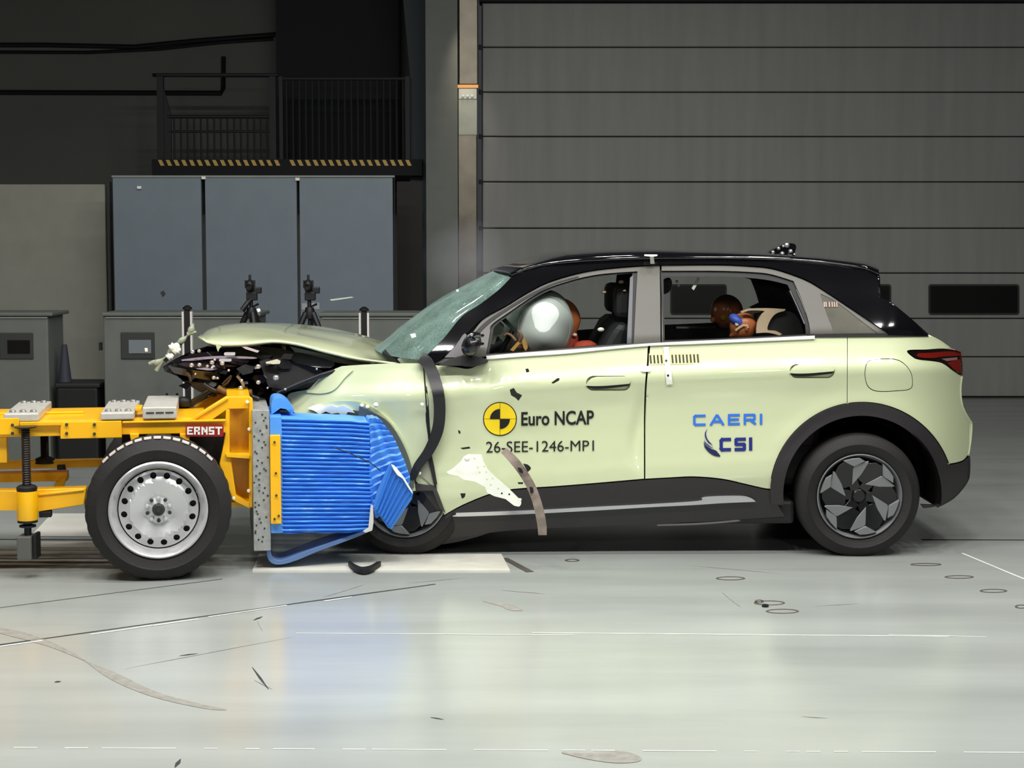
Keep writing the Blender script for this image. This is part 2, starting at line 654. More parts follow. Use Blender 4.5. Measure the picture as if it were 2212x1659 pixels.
# ---- dark end wall with its conduits, black alcove, mezzanine
YW = 11.6
wall = struct(box('wall_back', -16, W(924, 0, YW).x, YW, YW + 0.2, 0, 9, DARKWALL))
def conduit(pts, r):
    tube('conduit', [W(x, y, YW - 0.03) for x, y in pts], r, BLACK, wall, 6)
conduit([(-120, 97), (100, 97), (290, 101), (420, 88), (600, 74)], 0.028)
conduit([(-120, 112), (190, 113), (340, 106), (470, 92), (590, 84)], 0.02)
conduit([(-120, 199), (478, 201), (482, 190), (483, 122)], 0.03)
conduit([(330, 162), (600, 163)], 0.02)
struct(pbox('trim_4', 592, -260, 862, 352, 11.0, 0.5, ALCOVE))  # black box standing in for the dark of a deep recess
struct(plate('trim_5', [(862, -100), (925, -100), (925, 890), (886, 890), (886, 165)], DARKBLUE, Y=9.9, thick=0.1))
mez = struct(box('trim_6', W(328, 360, 9.7).x, W(912, 360, 9.7).x, 9.7, 11.6, W(400, 379, 9.7).z, W(400, 344, 9.7).z, ALCOVE))
for i in range(33):
    if i in (16,):
        continue
    x = 341 + i * 16.7
    plate('hazard_stripe', [(x, 345.5), (x + 8, 345.5), (x + 14, 358), (x + 6, 358)], HAZARD, mez, Y=9.68, thick=0.018)
rl = thing('gallery_railing', W(470, 344, 9.8), 'dark railing with upright bars on the gallery above the blue-grey screen', 'railing')
rl.location.z = W(470, 344, 9.8).z
zb = W(470, 344, 9.8).z
for x, w in ((345, 14), (588, 14), (606, 8), (880, 10)):
    p, q = W(x - w / 2, 165, 9.8), W(x + w / 2, 165, 9.8)
    box('post', p.x, q.x, 9.8, 9.86, zb, p.z, DARKSTEEL, rl)
for x0, x1, y in ((338, 600, 162), (362, 585, 252), (600, 885, 170), (362, 585, 284)):
    tube('handrail', [W(x0, y, 9.83), W(x1, y, 9.83)], 0.022 if y < 260 else 0.014, DARKSTEEL, rl, 8)
plate('brace_plate', [(338, 165), (346, 165), (370, 250), (370, 345), (340, 345)], DARKSTEEL, rl, Y=9.82, thick=0.03)
for i in range(15):
    x = 376 + 14.4 * i
    p = W(x, 253, 9.83)
    tube('bar', [Vector((p.x, 9.83, zb)), p], 0.011, DARKSTEEL, rl, 6)
for i in range(19):
    x = 618 + 14.0 * i
    p = W(x, 171, 9.83)
    tube('bar', [Vector((p.x, 9.83, zb)), p], 0.011, DARKSTEEL, rl, 6)
pl = box('wall_switch', W(909, 455, 9.88).x, W(913, 455, 9.88).x, 9.86, 9.9, W(909, 494, 9.88).z, W(909, 456, 9.88).z, COLM)
tag(pl, 'thin pale vertical plate beside the tall grey column', 'switch')

# ---- partition panels and screens
YP = 6.3
t = thing('partition_panel', (W(100, 900, YP).x, YP, 0), 'plain grey-beige partition panel beside the blue-grey screen', 'partition')
pbox('board', -420, 398, 236, 900, YP, 0.08, BEIGE, t, 0.01, True)
pbox('edge_post', 236, 392, 243, 900, YP - 0.02, 0.1, CABDARK, t, 0, True)
YS = 5.6
t = thing('screen', (W(545, 900, YS).x, YS, 0), 'tall blue-grey screen of three flat panels behind the tripods', 'screen')
for x0, x1, y in ((243, 441.6, 381), (442.4, 645.6, 382), (646.4, 851, 384)):
    pbox('panel', x0, y, x1, 900, YS, 0.05, SCREENM, t, 0.003, True)
pbox('top_rail', 241, 379, 852, 383, YS - 0.01, 0.07, COLM, t)
for x, y in ((439, 384), (642, 387), (300, 405)):
    pbox('clip', x - 4, y - 3, x + 5, y + 3, YS - 0.02, 0.02, WHITE, t)
for x0, x1, y0, y1 in ((652, 663, 655, 669), (671, 690, 654, 668)):
    pbox('paper_notice', x0, y0, x1, y1, YS - 0.004, 0.004, mat('faded_paper', (170, 172, 176), 0.7), t)
pbox('edge_post', 851, 384, 855, 900, YS, 0.06, BLACK, t, 0, True)
t = pbox('dark_gap_sheet', 857, 392, 914, 900, 6.4, 0.05, mat('matte_charcoal', (46, 43, 40), 0.9), foot=True)  # near-black sheet put in where there is only a dark gap
tag(t, 'narrow near-black sheet for the dark gap between the screen and the tall grey column', 'panel')

# ---- cabinets
YC = 4.0
def cabinet(x0, x1, y0, label, win=None, knob=None):
    t = thing('cabinet', ((W(x0, y0, YC).x + W(x1, y0, YC).x) / 2, YC, 0), label, 'cabinet', 'low cabinets along the end of the hall')
    pbox('body', x0, y0 + 6, x1, 990, YC + 0.02, 0.45, CABM, t, 0.012, True)
    pbox('top', x0 - 3, y0, x1 + 3, y0 + 8, YC, 0.5, CABM, t, 0.008)
    pbox('top_edge', x0 + 6, y0 + 10, x1 - 8, y0 + 12.5, YC + 0.008, 0.02, COLM, t)
    if win:
        a, b, c, d = win
        f = pbox('window_frame', a, b, c, d, YC + 0.008, 0.03, CABDARK, t, 0.006)
        pbox('pane', a + (c - a) * .24, b + (d - b) * .28, c - (c - a) * .1, d - (d - b) * .22, YC + 0.002, 0.02, win_m, f)
    if knob:
        pbox('latch', knob[0], knob[1], knob[0] + 6, knob[1] + 17, YC - 0.01, 0.04, BLACK, t)
    return t
win_m = WINDARK
cabinet(-90, 110, 675, 'low grey-green cabinet with a square dark window beside a black case', (-2, 719, 72, 776))
win_m = mat('grey_blue_pane', (120, 128, 132), 0.3)
cabinet(222, 560, 675, 'low grey-green cabinet with a pale pane below the wide screen', (260, 718, 334, 776), (213, 740))
cabinet(690, 925, 676, 'low plain grey-green cabinet between second tripod and windscreen')
t = thing('equipment_case', (W(165, 900, 4.03).x, 4.03, 0), 'black case on the floor between the two windowed cabinets', 'case')
pbox('body', 120, 836, 214, 1000, 4.03, 0.4, BLACK, t, 0.02, True)
pbox('lid', 118, 828, 215, 838, 4.02, 0.42, mat('charcoal_lid', (24, 24, 26), 0.6), t, 0.01)
c0, c1 = W(141, 829, 4.14), W(143, 744, 4.14)
c0.z = W(141, 828, 4.02).z + 0.002
t = lathe('tapered_post', [(0, 0), (0.055, 0), (0.05, 0.02), (0.02, c1.z - c0.z), (0, c1.z - c0.z)], Vector((c0.x, 4.14, c0.z)), Vector((1, 0, 0)), Vector((0, 1, 0)), Vector((0, 0, 1)), mat('dim_navy', (48, 50, 60), 0.7), None, 14)
tag(t, 'dim tapered post standing on the black case', 'post')

# ---- two-strip barrier posts
for px, top, lab in ((403.5, 667, 'black post with two bright edge strips beside the torn bumper strip'), (786, 670, 'black post with two bright edge strips by the base of the windscreen')):
    Yp = 3.3
    c = W(px, top, Yp)
    t = thing('barrier_post', (c.x, Yp, 0), lab, 'post', 'slim barrier posts')
    box('core', c.x - 0.018, c.x + 0.018, Yp, Yp + 0.04, 0.012, c.z, BLACK, t)
    for s in (-1, 1):
        box('edge_strip', c.x + s * 0.03 - 0.007, c.x + s * 0.03 + 0.007, Yp - 0.004, Yp + 0.04, 0.012, c.z - 0.02, mat('bright_aluminium', (236, 230, 226), 0.4, metal=0.1), t)
    lathe('cap', [(0, 0), (0.035, 0), (0.035, 0.012), (0.012, 0.03), (0, 0.03)], Vector((c.x, Yp + .02, c.z - 0.005)), Vector((1, 0, 0)), Vector((0, 1, 0)), Vector((0, 0, 1)), BLACK, t, 14)
    lathe('base_plate', [(0, 0), (0.16, 0), (0.16, 0.008), (0.05, 0.014), (0, 0.014)], Vector((c.x, Yp + .02, 0)), Vector((1, 0, 0)), Vector((0, 1, 0)), Vector((0, 0, 1)), DARKSTEEL, t, 24)

# ---- tripods and their cameras
TRIP = mat('tripod_black', (20, 21, 24), 0.5)
def tripod(px, lean, lab, lab2):
    Yt = 3.0
    ap = W(px + 2, 676, Yt)
    t = thing('tripod', (ap.x, Yt, 0), lab, 'tripod', 'camera tripods behind the car')
    top = W(px + 1, 640, Yt)
    tube('centre_column', [Vector((ap.x, Yt, ap.z - 0.25)), Vector((ap.x, Yt, ap.z)), top], 0.014, TRIP, t, 10)
    lathe('collar', [(0, -0.04), (0.035, -0.04), (0.04, 0), (0.03, 0.04), (0, 0.04)], Vector((ap.x, Yt, ap.z)), Vector((1, 0, 0)), Vector((0, 1, 0)), Vector((0, 0, 1)), TRIP, t, 14)
    if px < 600:
        tube('raised_arm', [Vector((ap.x, Yt - .02, ap.z + .1)), W(534, 655, Yt - .05), W(523, 671, Yt - .06)], [0.014, 0.018, 0.02], TRIP, t, 8)
    for k in range(3):
        f = math.radians(lean + 120 * k)
        d = Vector((math.cos(f), math.sin(f), 0))
        foot = Vector((ap.x, Yt, 0.012)) + d * 0.6
        hip = Vector((ap.x, Yt, ap.z)) + d * 0.03
        lg = tube('leg', [hip, hip.lerp(foot, 0.45), hip.lerp(foot, 0.46), foot], [0.021, 0.02, 0.014, 0.012], TRIP, t, 8)
        blob('rubber_foot', foot, (0.02, 0.02, 0.014), BLACK, lg, 8, 6)
    hd = box('pan_head', top.x - 0.03, top.x + 0.045, Yt - 0.03, Yt + 0.03, top.z - 0.03, top.z + 0.03, TRIP, t, 0.006)
    tube('pan_handle', [Vector((top.x + .01, Yt, top.z)), Vector((top.x - 0.0, Yt, top.z - .08)), Vector((top.x + 0.055, Yt - .03, top.z - 0.055))], 0.009, TRIP, t, 8)
    kn = box('clamp', top.x + 0.02, top.x + 0.075, Yt - 0.02, Yt + 0.03, top.z + 0.02, top.z + 0.065, TRIP, t, 0.006)
    c = W(px - 1, 619, Yt)
    cam_t = thing('camera', (c.x, Yt, c.z - 0.06), lab2, 'camera', 'small cameras on tripods')
    blob('body', (c.x, Yt, c.z), (0.032, 0.05, 0.052), TRIP, cam_t, 16, 10, fn=lambda d, p: Vector((p.x * (1.1 if d.z > 0 else 0.95), p.y, p.z)))
    box('top_grip', c.x - 0.008, c.x + 0.008, Yt - 0.012, Yt + 0.012, c.z + 0.045, c.z + 0.085, TRIP, cam_t, 0.003)
    lathe('lens', [(0, 0), (0.022, 0), (0.022, -0.035), (0.017, -0.035), (0.015, -0.02), (0, -0.02)], Vector((c.x, Yt - 0.045, c.z)), Vector((1, 0, 0)), Vector((0, 0, 1)), Vector((0, 1, 0)), BLACK, cam_t, 14)
    for s in (-1, 1):
        box('side_plate', c.x + s * 0.031 - 0.004, c.x + s * 0.031 + 0.004, Yt - 0.02, Yt + 0.02, c.z - 0.01, c.z + 0.045, TRIP, cam_t)
    tube('mount', [Vector((c.x, Yt, c.z - 0.045)), top], 0.011, TRIP, cam_t, 8)
tripod(541, 55, 'black tripod with a short side arm, behind the crest of the bonnet', 'small black camera on the tripod near the bonnet crest')
tripod(667, 90, 'black tripod with evenly spread legs in front of pale paper notices', 'small black camera on the tripod by the paper notices')

# ---- floor: joints, tape, covers, marks (each its own thin piece let into or lying on the slab)
JOINT = mat('dark_joint_filler', (44, 50, 46), 0.8)
TAPE = mat('worn_white_line', (232, 236, 228), 0.5)
SCUFF = mat('grey_brown_scuff', (146, 144, 137), 0.5, var=0.2, scale=30)
def strip(name, a, b, w, m, wob=0.0, h=0.0012, taper=False):
    p, q = G(*a), G(*b)
    d = (q - p)
    s = Vector((-d.y, d.x, 0)).normalized()
    n = max(2, int(d.length / 0.12))
    L, R = [], []
    for i in range(n + 1):
        f = i / n
        c = p + d * f + s * (noise.noise(Vector((f * d.length * 3, a[0], a[1]))) * wob)
        ww = w * (1 + 0.35 * noise.noise(Vector((f * d.length * 9, 3.3, a[1])))) / 2
        if taper:
            ww *= math.sin(math.pi * (0.08 + 0.88 * f))
        L.append(c + s * ww + Vector((0, 0, h)))
        R.append(c - s * ww + Vector((0, 0, h)))
    vs = L + R
    k = n + 1
    return mesh_from(name, vs, [(i, k + i, k + i + 1, i + 1) for i in range(n)], m, floor)
strip('joint', (-200, 1421), (940, 1262), 0.016, JOINT, 0.006)
for a, b in (((0, 1394), (92, 1381)), ((195, 1368), (330, 1348)), ((330, 1349), (430, 1335)), ((450, 1330), (620, 1305)), ((700, 1296), (760, 1287))):
    strip('joint_chip', (a[0], a[1] + 3), (b[0], b[1] + 3), 0.014, TAPE, 0.01, 0.0018)
strip('joint', (-200, 1339), (480, 1251), 0.008, JOINT, 0.004)
strip('joint', (-200, 1164), (300, 1167), 0.03, JOINT, 0.0)
for y, w in ((1187, .05), (1199, .06), (1206, .04), (1214, .05), (1224, .08)):
    strip('worn_band', (-150, y), (260, y + 1), w, SCUFF if y % 2 else mat('dark_worn_band', (80, 76, 70), .6), 0.02, 0.0016)
for q in ([(112, 1109), (330, 1109), (330, 1158), (66, 1158)], [(70, 1170), (300, 1170), (300, 1182), (55, 1182)]):
    plate('floor_patch', q, mat('pale_floor_patch', (228, 226, 218), .35, var=.05), floor, mapf=lambda a, b: G(a, b, 0.0018), thick=0)  # paler patches of the floor
strip('joint', (1990, 1166), (2600, 1168), 0.03, JOINT, 0.0)
strip('tape_line', (2078, 1195), (2330, 1300), 0.013, TAPE, 0.004)
strip('tape_line', (640, 1368), (1240, 1372), 0.010, mat('faint_line', (214, 218, 212), .4), 0.004)
strip('tape_line', (1150, 1367), (2050, 1375), 0.010, TAPE, 0.003)
strip('tape_line', (1920, 1371), (2130, 1376), 0.006, TAPE, 0.003)
random.seed(3)
x = 30
while x < 2250:
    L = random.choice((30, 50, 90, 160))
    if not 1040 < x < 1200:
        strip('tape_dash', (x, 1615 + x * 0.005), (x + L, 1615 + (x + L) * 0.005), 0.007, TAPE, 0.001)
    x += L + random.choice((14, 30, 60))
plate('scuff_patch', [tuple(p) for p in curve([(1212, 1624), (1270, 1626), (1340, 1622), (1382, 1634), (1378, 1645), (1330, 1648), (1270, 1640), (1215, 1627)], 4)], SCUFF, floor, mapf=lambda a, b: G(a, b, 0.0014), thick=0)
for pts in ([(180, 1425), (240, 1468), (330, 1505), (440, 1530), (490, 1533), (440, 1522), (340, 1495), (255, 1455)], [(1040, 1298), (1100, 1305), (1130, 1318), (1100, 1318), (1085, 1310)], [(0, 1355), (60, 1368), (140, 1400), (185, 1428), (110, 1398), (0, 1368)]):
    plate('tyre_scuff', curve(pts, 4), SCUFF, floor, mapf=lambda a, b: G(a, b, 0.0012), thick=0)
for a, b, w in (((545, 1442), (580, 1490), .010), ((550, 1470), (590, 1490), .008), ((548, 1340), (568, 1332), .02), ((388, 1417), (428, 1412), .02), ((118, 1474), (132, 1472), .02), ((378, 1658), (390, 1640), .014), ((556, 1342), (568, 1364), .006), ((930, 1550), (960, 1555), .01), ((1730, 1548), (1790, 1552), .008), ((270, 1445), (640, 1375), .006), ((1490, 1222), (1690, 1240), .008), ((1560, 1280), (1600, 1312), .014), ((1760, 1310), (1860, 1304), .008), ((700, 1290), (790, 1262), .01), ((1080, 1275), (1180, 1283), .012), ((880, 1260), (1010, 1248), .01)):
    strip('scratch', a, b, w, JOINT if w > .009 and a[1] > 1320 else SCUFF, 0.004, 0.0015, True)
for x, y, w, h in ((1578, 1249, 32, 4), (1662, 1302, 34, 5), (1690, 1320, 36, 5), (2072, 1246, 32, 3.5), (2146, 1276, 30, 4), (2000, 1219, 34, 3), (2206, 1310, 14, 4), (1236, 1210, 16, 3), (1640, 1299, 10, 4)):
    ring = [(x + w * math.cos(k * .3142), y + h * math.sin(k * .3142)) for k in range(20)]
    inn = [(x + (w - 5) * math.cos(k * .3142), y + (h - 1.2) * math.sin(k * .3142)) for k in range(20)]
    plate('anchor_ring', ring, mat('dull_anchor_ring', (86, 80, 72), 0.5), floor, mapf=lambda a, b: G(a, b, 0.0016), thick=0, holes=[inn])
fp = plate('floor_cover_plate', [(560, 1196), (1083, 1196), (1102, 1232), (545, 1232)], mat('pale_cover_plate', (214, 212, 200), 0.4, var=0.06), mapf=lambda a, b: G(a, b, 0.006), thick=0.006, ext=Vector((0, 0, -1)))
tag(fp, 'long pale cover plate lying on the floor under the crushed front', 'plate')
strip('joint', (1088, 1206), (1145, 1236), 0.04, mat('dark_worn_band', (80, 76, 70), .6), 0.01, 0.002)

# ================================================================== THE BARRIER TROLLEY (turned a few degrees by the impact)
YAW = math.radians(10)
TU = Vector((math.cos(YAW), math.sin(YAW), 0))
TN = Vector((-math.sin(YAW), math.cos(YAW), 0))
TZ = Vector((0, 0, 1))
TB = G(342, 1257)
def T(px, py, k=0.0):
    r = ray(px, py)
    t = ((TB - CAMP).dot(TN) + k) / r.dot(TN)
    return CAMP + r * t
def tl(px, py, k):
    p = T(px, py, k) - TB
    return p.dot(TU), p.z
def tw(a, k, z):
    return TB + TU * a + TN * k + TZ * z
def tbox(name, x0, y0, x1, y1, k0, k1, m, parent=None, bevel=0.004):
    cx, cy = (x0 + x1) / 2, (y0 + y1) / 2
    a0, a1 = tl(x0, cy, k0)[0], tl(x1, cy, k0)[0]
    z1, z0 = tl(cx, y0, k0)[1], tl(cx, y1, k0)[1]
    return abox(name, a0, a1, k0, k1, z0, z1, m, parent, bevel)
def abox(name, a0, a1, k0, k1, z0, z1, m, parent=None, bevel=0.004):
    return box(name, a0, a1, k0, k1, z0, z1, m, parent, bevel, frame=lambda p: tw(p.x, p.y, p.z))
def tplate(name, outline, k, thick, m, parent=None, bevel=0.004, **kw):
    return plate(name, outline, m, parent, mapf=lambda a, b: T(a, b, k), ext=TN, thick=thick, bevel=bevel, **kw)
def tbolt(name, px, py, k, r, parent, m=None, h=0.012):
    return lathe(name, [(0, -h), (r * .8, -h), (r, -h * .7), (r, 0.002), (0, 0.002)], T(px, py, k), TU, TZ, TN, m or CABDARK, parent, 8, 30)

tr = thing('barrier_trolley', tuple(TB), 'yellow steel barrier trolley with ballast blocks and a crumpled blue honeycomb barrier', 'trolley')

# wheels -----------------------------------------------------------
def tyre_profile(R, rim, w):
    return [(rim, 0.018), (rim + 0.012, 0.006), (rim + 0.05 * R / .36, 0.0), ((R + rim) / 2, -0.006), (R - 0.05, 0.004), (R - 0.022, 0.02), (R - 0.006, 0.034), (R, 0.05), (R, w - 0.05), (R - 0.006, w - 0.034), (R - 0.022, w - 0.02), ((R + rim) / 2, w + 0.004), (rim, w - 0.018), (rim - 0.015, w - 0.05), (rim - 0.015, 0.05), (rim, 0.018)]
def steel_wheel(c, parent, n, flip=False):
    R = 0.364
    rim = 0.243
    ty = lathe('tyre', tyre_profile(R, rim, 0.245), c, TU, TZ, n, RUBBER, parent, 96, 40, tooth=lambda i, j: 0.004 if 6 <= j <= 9 and i % 3 == 0 else 0)
    # pale tread blocks along the upper arc of the shoulder
    if not flip:
        for i in range(13):
            f = math.radians(45 + 7.5 * i)
            vs = []
            for df in (-0.05, 0.05):
                for (r, y) in ((R - 0.006, 0.03), (R + 0.002, 0.05)):
                    vs.append(c + TU * (r * math.cos(f + df)) + TZ * (r * math.sin(f + df)) + n * y)
            for v in list(vs):
                vs.append(v + (v - c).normalized() * 0.004)
            mesh_from('tread_block', vs, [(4, 5, 7, 6), (0, 1, 5, 4), (2, 6, 7, 3), (0, 4, 6, 2), (1, 3, 7, 5)], TREADGREY, parent)
    rm = lathe('rim', [(0.243, 0.01), (0.246, 0.002), (0.238, -0.004), (0.231, 0.004), (0.222, 0.02), (0.212, 0.05), (0.205, 0.058), (0.205, 0.2), (0.22, 0.235), (0.236, 0.235)], c, TU, TZ, n, STEEL, parent, 72, 40)
    holes = []
    def disc_pt(r, f, dz=0.0):
        y = 0.055 if r > 0.19 else (0.035 + 0.02 * (r - 0.15) / 0.04 if r > 0.15 else (0.022 + (0.15 - r) * 0.25 if r > 0.07 else 0.042 - (0.07 - r) * 0.3))
        return c + TU * (r * math.cos(f)) + TZ * (r * math.sin(f)) + n * (y + dz)
    o = [(0.198 * math.cos(2 * math.pi * k / 72), 0.198 * math.sin(2 * math.pi * k / 72)) for k in range(72)]
    for k in range(16):
        f = 2 * math.pi * (k + 0.35) / 16
        hx, hy = 0.172 * math.cos(f), 0.172 * math.sin(f)
        holes.append([(hx + 0.0165 * math.cos(q * math.pi / 5), hy + 0.0165 * math.sin(q * math.pi / 5)) for q in range(10)])
    ctr = [(0.03 * math.cos(q * math.pi / 8), 0.03 * math.sin(q * math.pi / 8)) for q in range(16)]
    plate('wheel_disc', o, STEEL, parent, mapf=lambda a, b: disc_pt(math.hypot(a, b) or 1e-6, math.atan2(b, a)), ext=n, thick=0.006, holes=holes + [ctr], step=0.013, smooth=50)
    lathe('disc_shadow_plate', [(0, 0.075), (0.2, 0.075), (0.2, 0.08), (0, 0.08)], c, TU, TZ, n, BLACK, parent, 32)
    hub = lathe('hub', [(0, -0.012), (0.012, -0.012), (0.014, -0.004), (0.024, -0.004), (0.03, 0.004), (0.034, 0.05), (0, 0.05)], c, TU, TZ, n, mat('dark_greasy_hub', (60, 62, 62), 0.4, metal=.5), parent, 20)
    for k in range(5):
        f = 2 * math.pi * (k + 0.25) / 5
        p = c + TU * (0.058 * math.cos(f)) + TZ * (0.058 * math.sin(f)) + n * 0.012
        lathe('lug_nut', [(0, -0.006), (0.007, -0.006), (0.0105, 0), (0.0105, 0.03), (0, 0.03)], p, TU, TZ, n, STEEL, parent, 6, 20)
        f += math.pi / 5
        p = c + TU * (0.058 * math.cos(f)) + TZ * (0.058 * math.sin(f)) + n * 0.026
        lathe('disc_dimple', [(0, -0.002), (0.006, -0.002), (0.01, 0.004), (0, 0.006)], p, TU, TZ, n, CABDARK, parent, 8, 20)
wc = T(342, 1099, 0.0)
wc.z = 0.364
def wheel_part(c, n, flip, lab):
    w = bpy.data.objects.new('wheel', None)
    COL.objects.link(w)
    w.location = c
    set_parent(w, tr)
    w.matrix_parent_inverse = Matrix.Translation(-Vector(tr.location))
    return w
class _Proxy: pass
def wheel_at(c, n, flip=False):
    w = wheel_part(c, n, flip, '')
    steel_wheel(c, w, n, flip)
    return w
wheel_at(wc, TN)
tf = tw(tl(342, 1099, 0)[0], 1.42, 0.364)
wheel_at(tf, -TN, True)
rear_a = -2.35
wheel_at(tw(rear_a, 0.0, 0.364), TN, True)
wheel_at(tw(rear_a, 1.42, 0.364), -TN, True)
axa = tl(342, 1099, 0)[0]
for a in (axa, rear_a):
    tube('axle', [tw(a, 0.06, 0.364), tw(a, 1.36, 0.364)], 0.045, CABDARK, tr, 12)
    for k in (0.32, 1.1):
        abox('axle_hanger', a - 0.06, a + 0.06, k - .03, k + .03, 0.36, 0.74, YELLOW, tr)

# chassis ----------------------------------------------------------
KN = 0.27
zdeck = tl(200, 907, KN)[1]
a_l = rear_a - 0.5
abox('deck', a_l, tl(440, 907, KN)[0], KN + 0.01, KN + 0.68, zdeck - 0.05, zdeck, YELLOW, tr)
abox('deck_rib', a_l, tl(170, 890, KN)[0], KN + 0.34, KN + 0.37, zdeck, zdeck + 0.012, YELLOW, tr)
for (kf, kt) in ((KN, KN + 0.05), (KN + 0.64, KN + 0.69)):
    abox('rail', a_l, tl(489, 920, KN)[0], kf, kt, tl(330, 938, KN)[1], tl(330, 912, KN)[1], YELLOW, tr)
    if kf == KN:
        tbox('fish_plate', -700, 909, 42, 946, kf - 0.022, kf, YELLOW, tr)
        fpl = tbox('fish_plate', 130, 910, 263, 947, kf - 0.022, kf, YELLOW, tr)
        tbox('upper_flange', 42, 911, 132, 920, kf - 0.03, kf, YELLOW, tr)
        for x, y in ((27, 918), (27, 936)):
            tbolt('bolt', x, y, kf - 0.022, 0.008, tr)
        for x, y in ((144, 917), (144, 936), (204, 917), (204, 937)):
            tbolt('bolt', x, y, kf - 0.022, 0.008, fpl)
        tbox('top_flange', 264, 908, 488, 913, kf - 0.02, kf + 0.02, YELLOW, tr)
tplate('wheel_bracket', [(280, 937), (300, 937), (299, 951), (283, 954)], KN - 0.02, 0.1, YELLOW, tr)
tplate('wheel_bracket', [(388, 937), (409, 937), (409, 955), (390, 951)], KN - 0.02, 0.1, YELLOW, tr)
abox('mudguard', axa - 0.2, axa + 0.36, 0.5, 1.05, 0.42, 0.72, BLACK, tr)
# front frame
KF = 0.27
for k0, kk in ((KF, 0.06), (KF + 0.66, 0.06)):
    tplate_k = k0
    o1 = [(p[0], p[1]) for p in [(401, 911), (488, 857), (541, 857), (541, 883), (491, 884), (452, 911)]]
    if k0 != KF:                       # the twin at the far side is the same steel moved along the cross axis
        mp = lambda a, b, d=k0 - KF: T(a, b, KF) + TN * d
    else:
        mp = lambda a, b: T(a, b, KF)
    def fp_(name, out, th, extra=0.0, hl=()):
        return plate(name, out, YELLOW, tr, mapf=lambda a, b: mp(a, b) + TN * extra, ext=TN, thick=th, bevel=0.004, holes=hl)
    fp_('gusset', o1, 0.05)
    fp_('gusset_edge', [(401, 911), (488, 857), (494, 861), (415, 911)], 0.012, -0.012)
    fp_('front_post', [(538, 856), (546, 862), (546, 1096), (538, 1096)], 0.07, -0.01)
    fp_('rear_post', [(488, 884), (496, 884), (496, 978), (500, 1000), (510, 1070), (541, 1088), (541, 1100), (503, 1082), (474, 1002), (480, 975), (486, 940)], 0.06)
    fp_('shelf', [(487, 978), (540, 983), (540, 990), (487, 986)], 0.10, -0.02)
    fp_('web_plate', [(492, 884), (540, 884), (540, 1090), (505, 1080), (492, 1000)], 0.012, 0.16)
for x, y in ((534, 868), (538, 927), (537, 1060), (505, 1076)):
    tbolt('bolt', x, y, KF - 0.01, 0.009, tr, BARE)
for y0, y1 in ((857, 880), (980, 990), (1085, 1096)):
    a0, a1 = tl(490 if y0 < 900 else 500, y0, KF)[0], tl(540, y0, KF)[0]
    abox('cross_beam', a0, a1, KF + 0.02, KF + 0.7, tl(515, y1, KF)[1], tl(515, y0, KF)[1], YELLOW, tr)
# maker's plate, block letters
sg = tplate('sign_plate', rrect(401, 918, 483, 943, 3), KF - 0.028, 0.006, RED, tr, bevel=0)
def blocks(x, segs):
    for (x0, y0, x1, y1) in segs:
        tplate('letter_stroke', [(x + x0, 922 + y0), (x + x1, 922 + y0), (x + x1, 922 + y1), (x + x0, 922 + y1)], KF - 0.031, 0.003, WHITE, sg, bevel=0)
blocks(404, [(0, 0, 4, 17), (4, 0, 13, 3.5), (4, 6.8, 11, 10), (4, 13.5, 13, 17)])
blocks(419, [(0, 0, 4, 17), (4, 0, 9, 3.5), (9, 0, 13, 8), (4, 7, 9, 10.5), (8, 10.5, 13, 17)])
blocks(435, [(0, 0, 4, 17), (4, 2, 7, 7), (6, 6, 10, 12), (10, 0, 13.5, 17)])
blocks(451, [(0, 0, 12, 3.5), (0, 3.5, 4, 8), (0, 7, 12, 10.5), (8, 10.5, 12, 13.5), (0, 13.5, 12, 17)])
blocks(465, [(0, 0, 15, 3.5), (5.5, 3.5, 9.5, 17)])
# barrier back plate, perforated
gp_a0, gp_a1 = tl(546, 1000, 0.2)[0], tl(583, 1000, 0.2)[0]
gz0, gz1 = tl(563, 1190, 0.2)[1], tl(563, 886, 0.2)[1]
gp = abox('galvanised_plate', gp_a0, gp_a1, 0.2, 1.2, gz0, gz1, GALV, tr, 0.003)
random.seed(5)
bm = bmesh.new()
for i in range(46):
    x = 549 + 28 * random.random() + (2 if i % 2 else 0)
    y = 893 + 282 * (i + random.random() * .6) / 46
    p = T(x, y, 0.197)
    ring = [bm.verts.new(p + TU * (0.0055 * math.cos(q * 1.047)) + TZ * (0.0055 * math.sin(q * 1.047))) for q in range(6)]
    bm.faces.new(ring)
pf = from_bm('perforation', bm, CABDARK, gp)
pf['kind'] = 'stuff'
# lower members
tbox('lower_beam', -420, 999, 250, 1016, 0.95, 1.02, YELLOW, tr)
tbox('beam_socket', 123, 1004, 141, 1022, 0.94, 1.0, BLACK, tr)
tbox('middle_beam', -420, 1026, 146, 1046, 0.6, 0.7, YELLOW, tr)
tplate('beam_bracket', [(118, 1044), (146, 1027), (136, 1056), (116, 1056)], 0.58, 0.06, YELLOW, tr)
tplate('lower_arm', [(-420, 1056), (36, 1060), (80, 1057), (186, 1054), (182, 1090), (80, 1106), (36, 1103), (-420, 1098)], 0.30, 0.09, YELLOW, tr)
tplate('arm_top_ridge', [(82, 1066), (182, 1056), (182, 1061), (82, 1072)], 0.292, 0.01, YELLOW, tr)
tbox('upright', -8, 944, 15, 1000, 0.3, 0.36, YELLOW, tr)
tbox('upright', -300, 944, -270, 1060, 0.3, 0.36, YELLOW, tr)
tbox('dark_bracket', 84, 1105, 111, 1118, 0.3, 0.36, BLACK, tr)
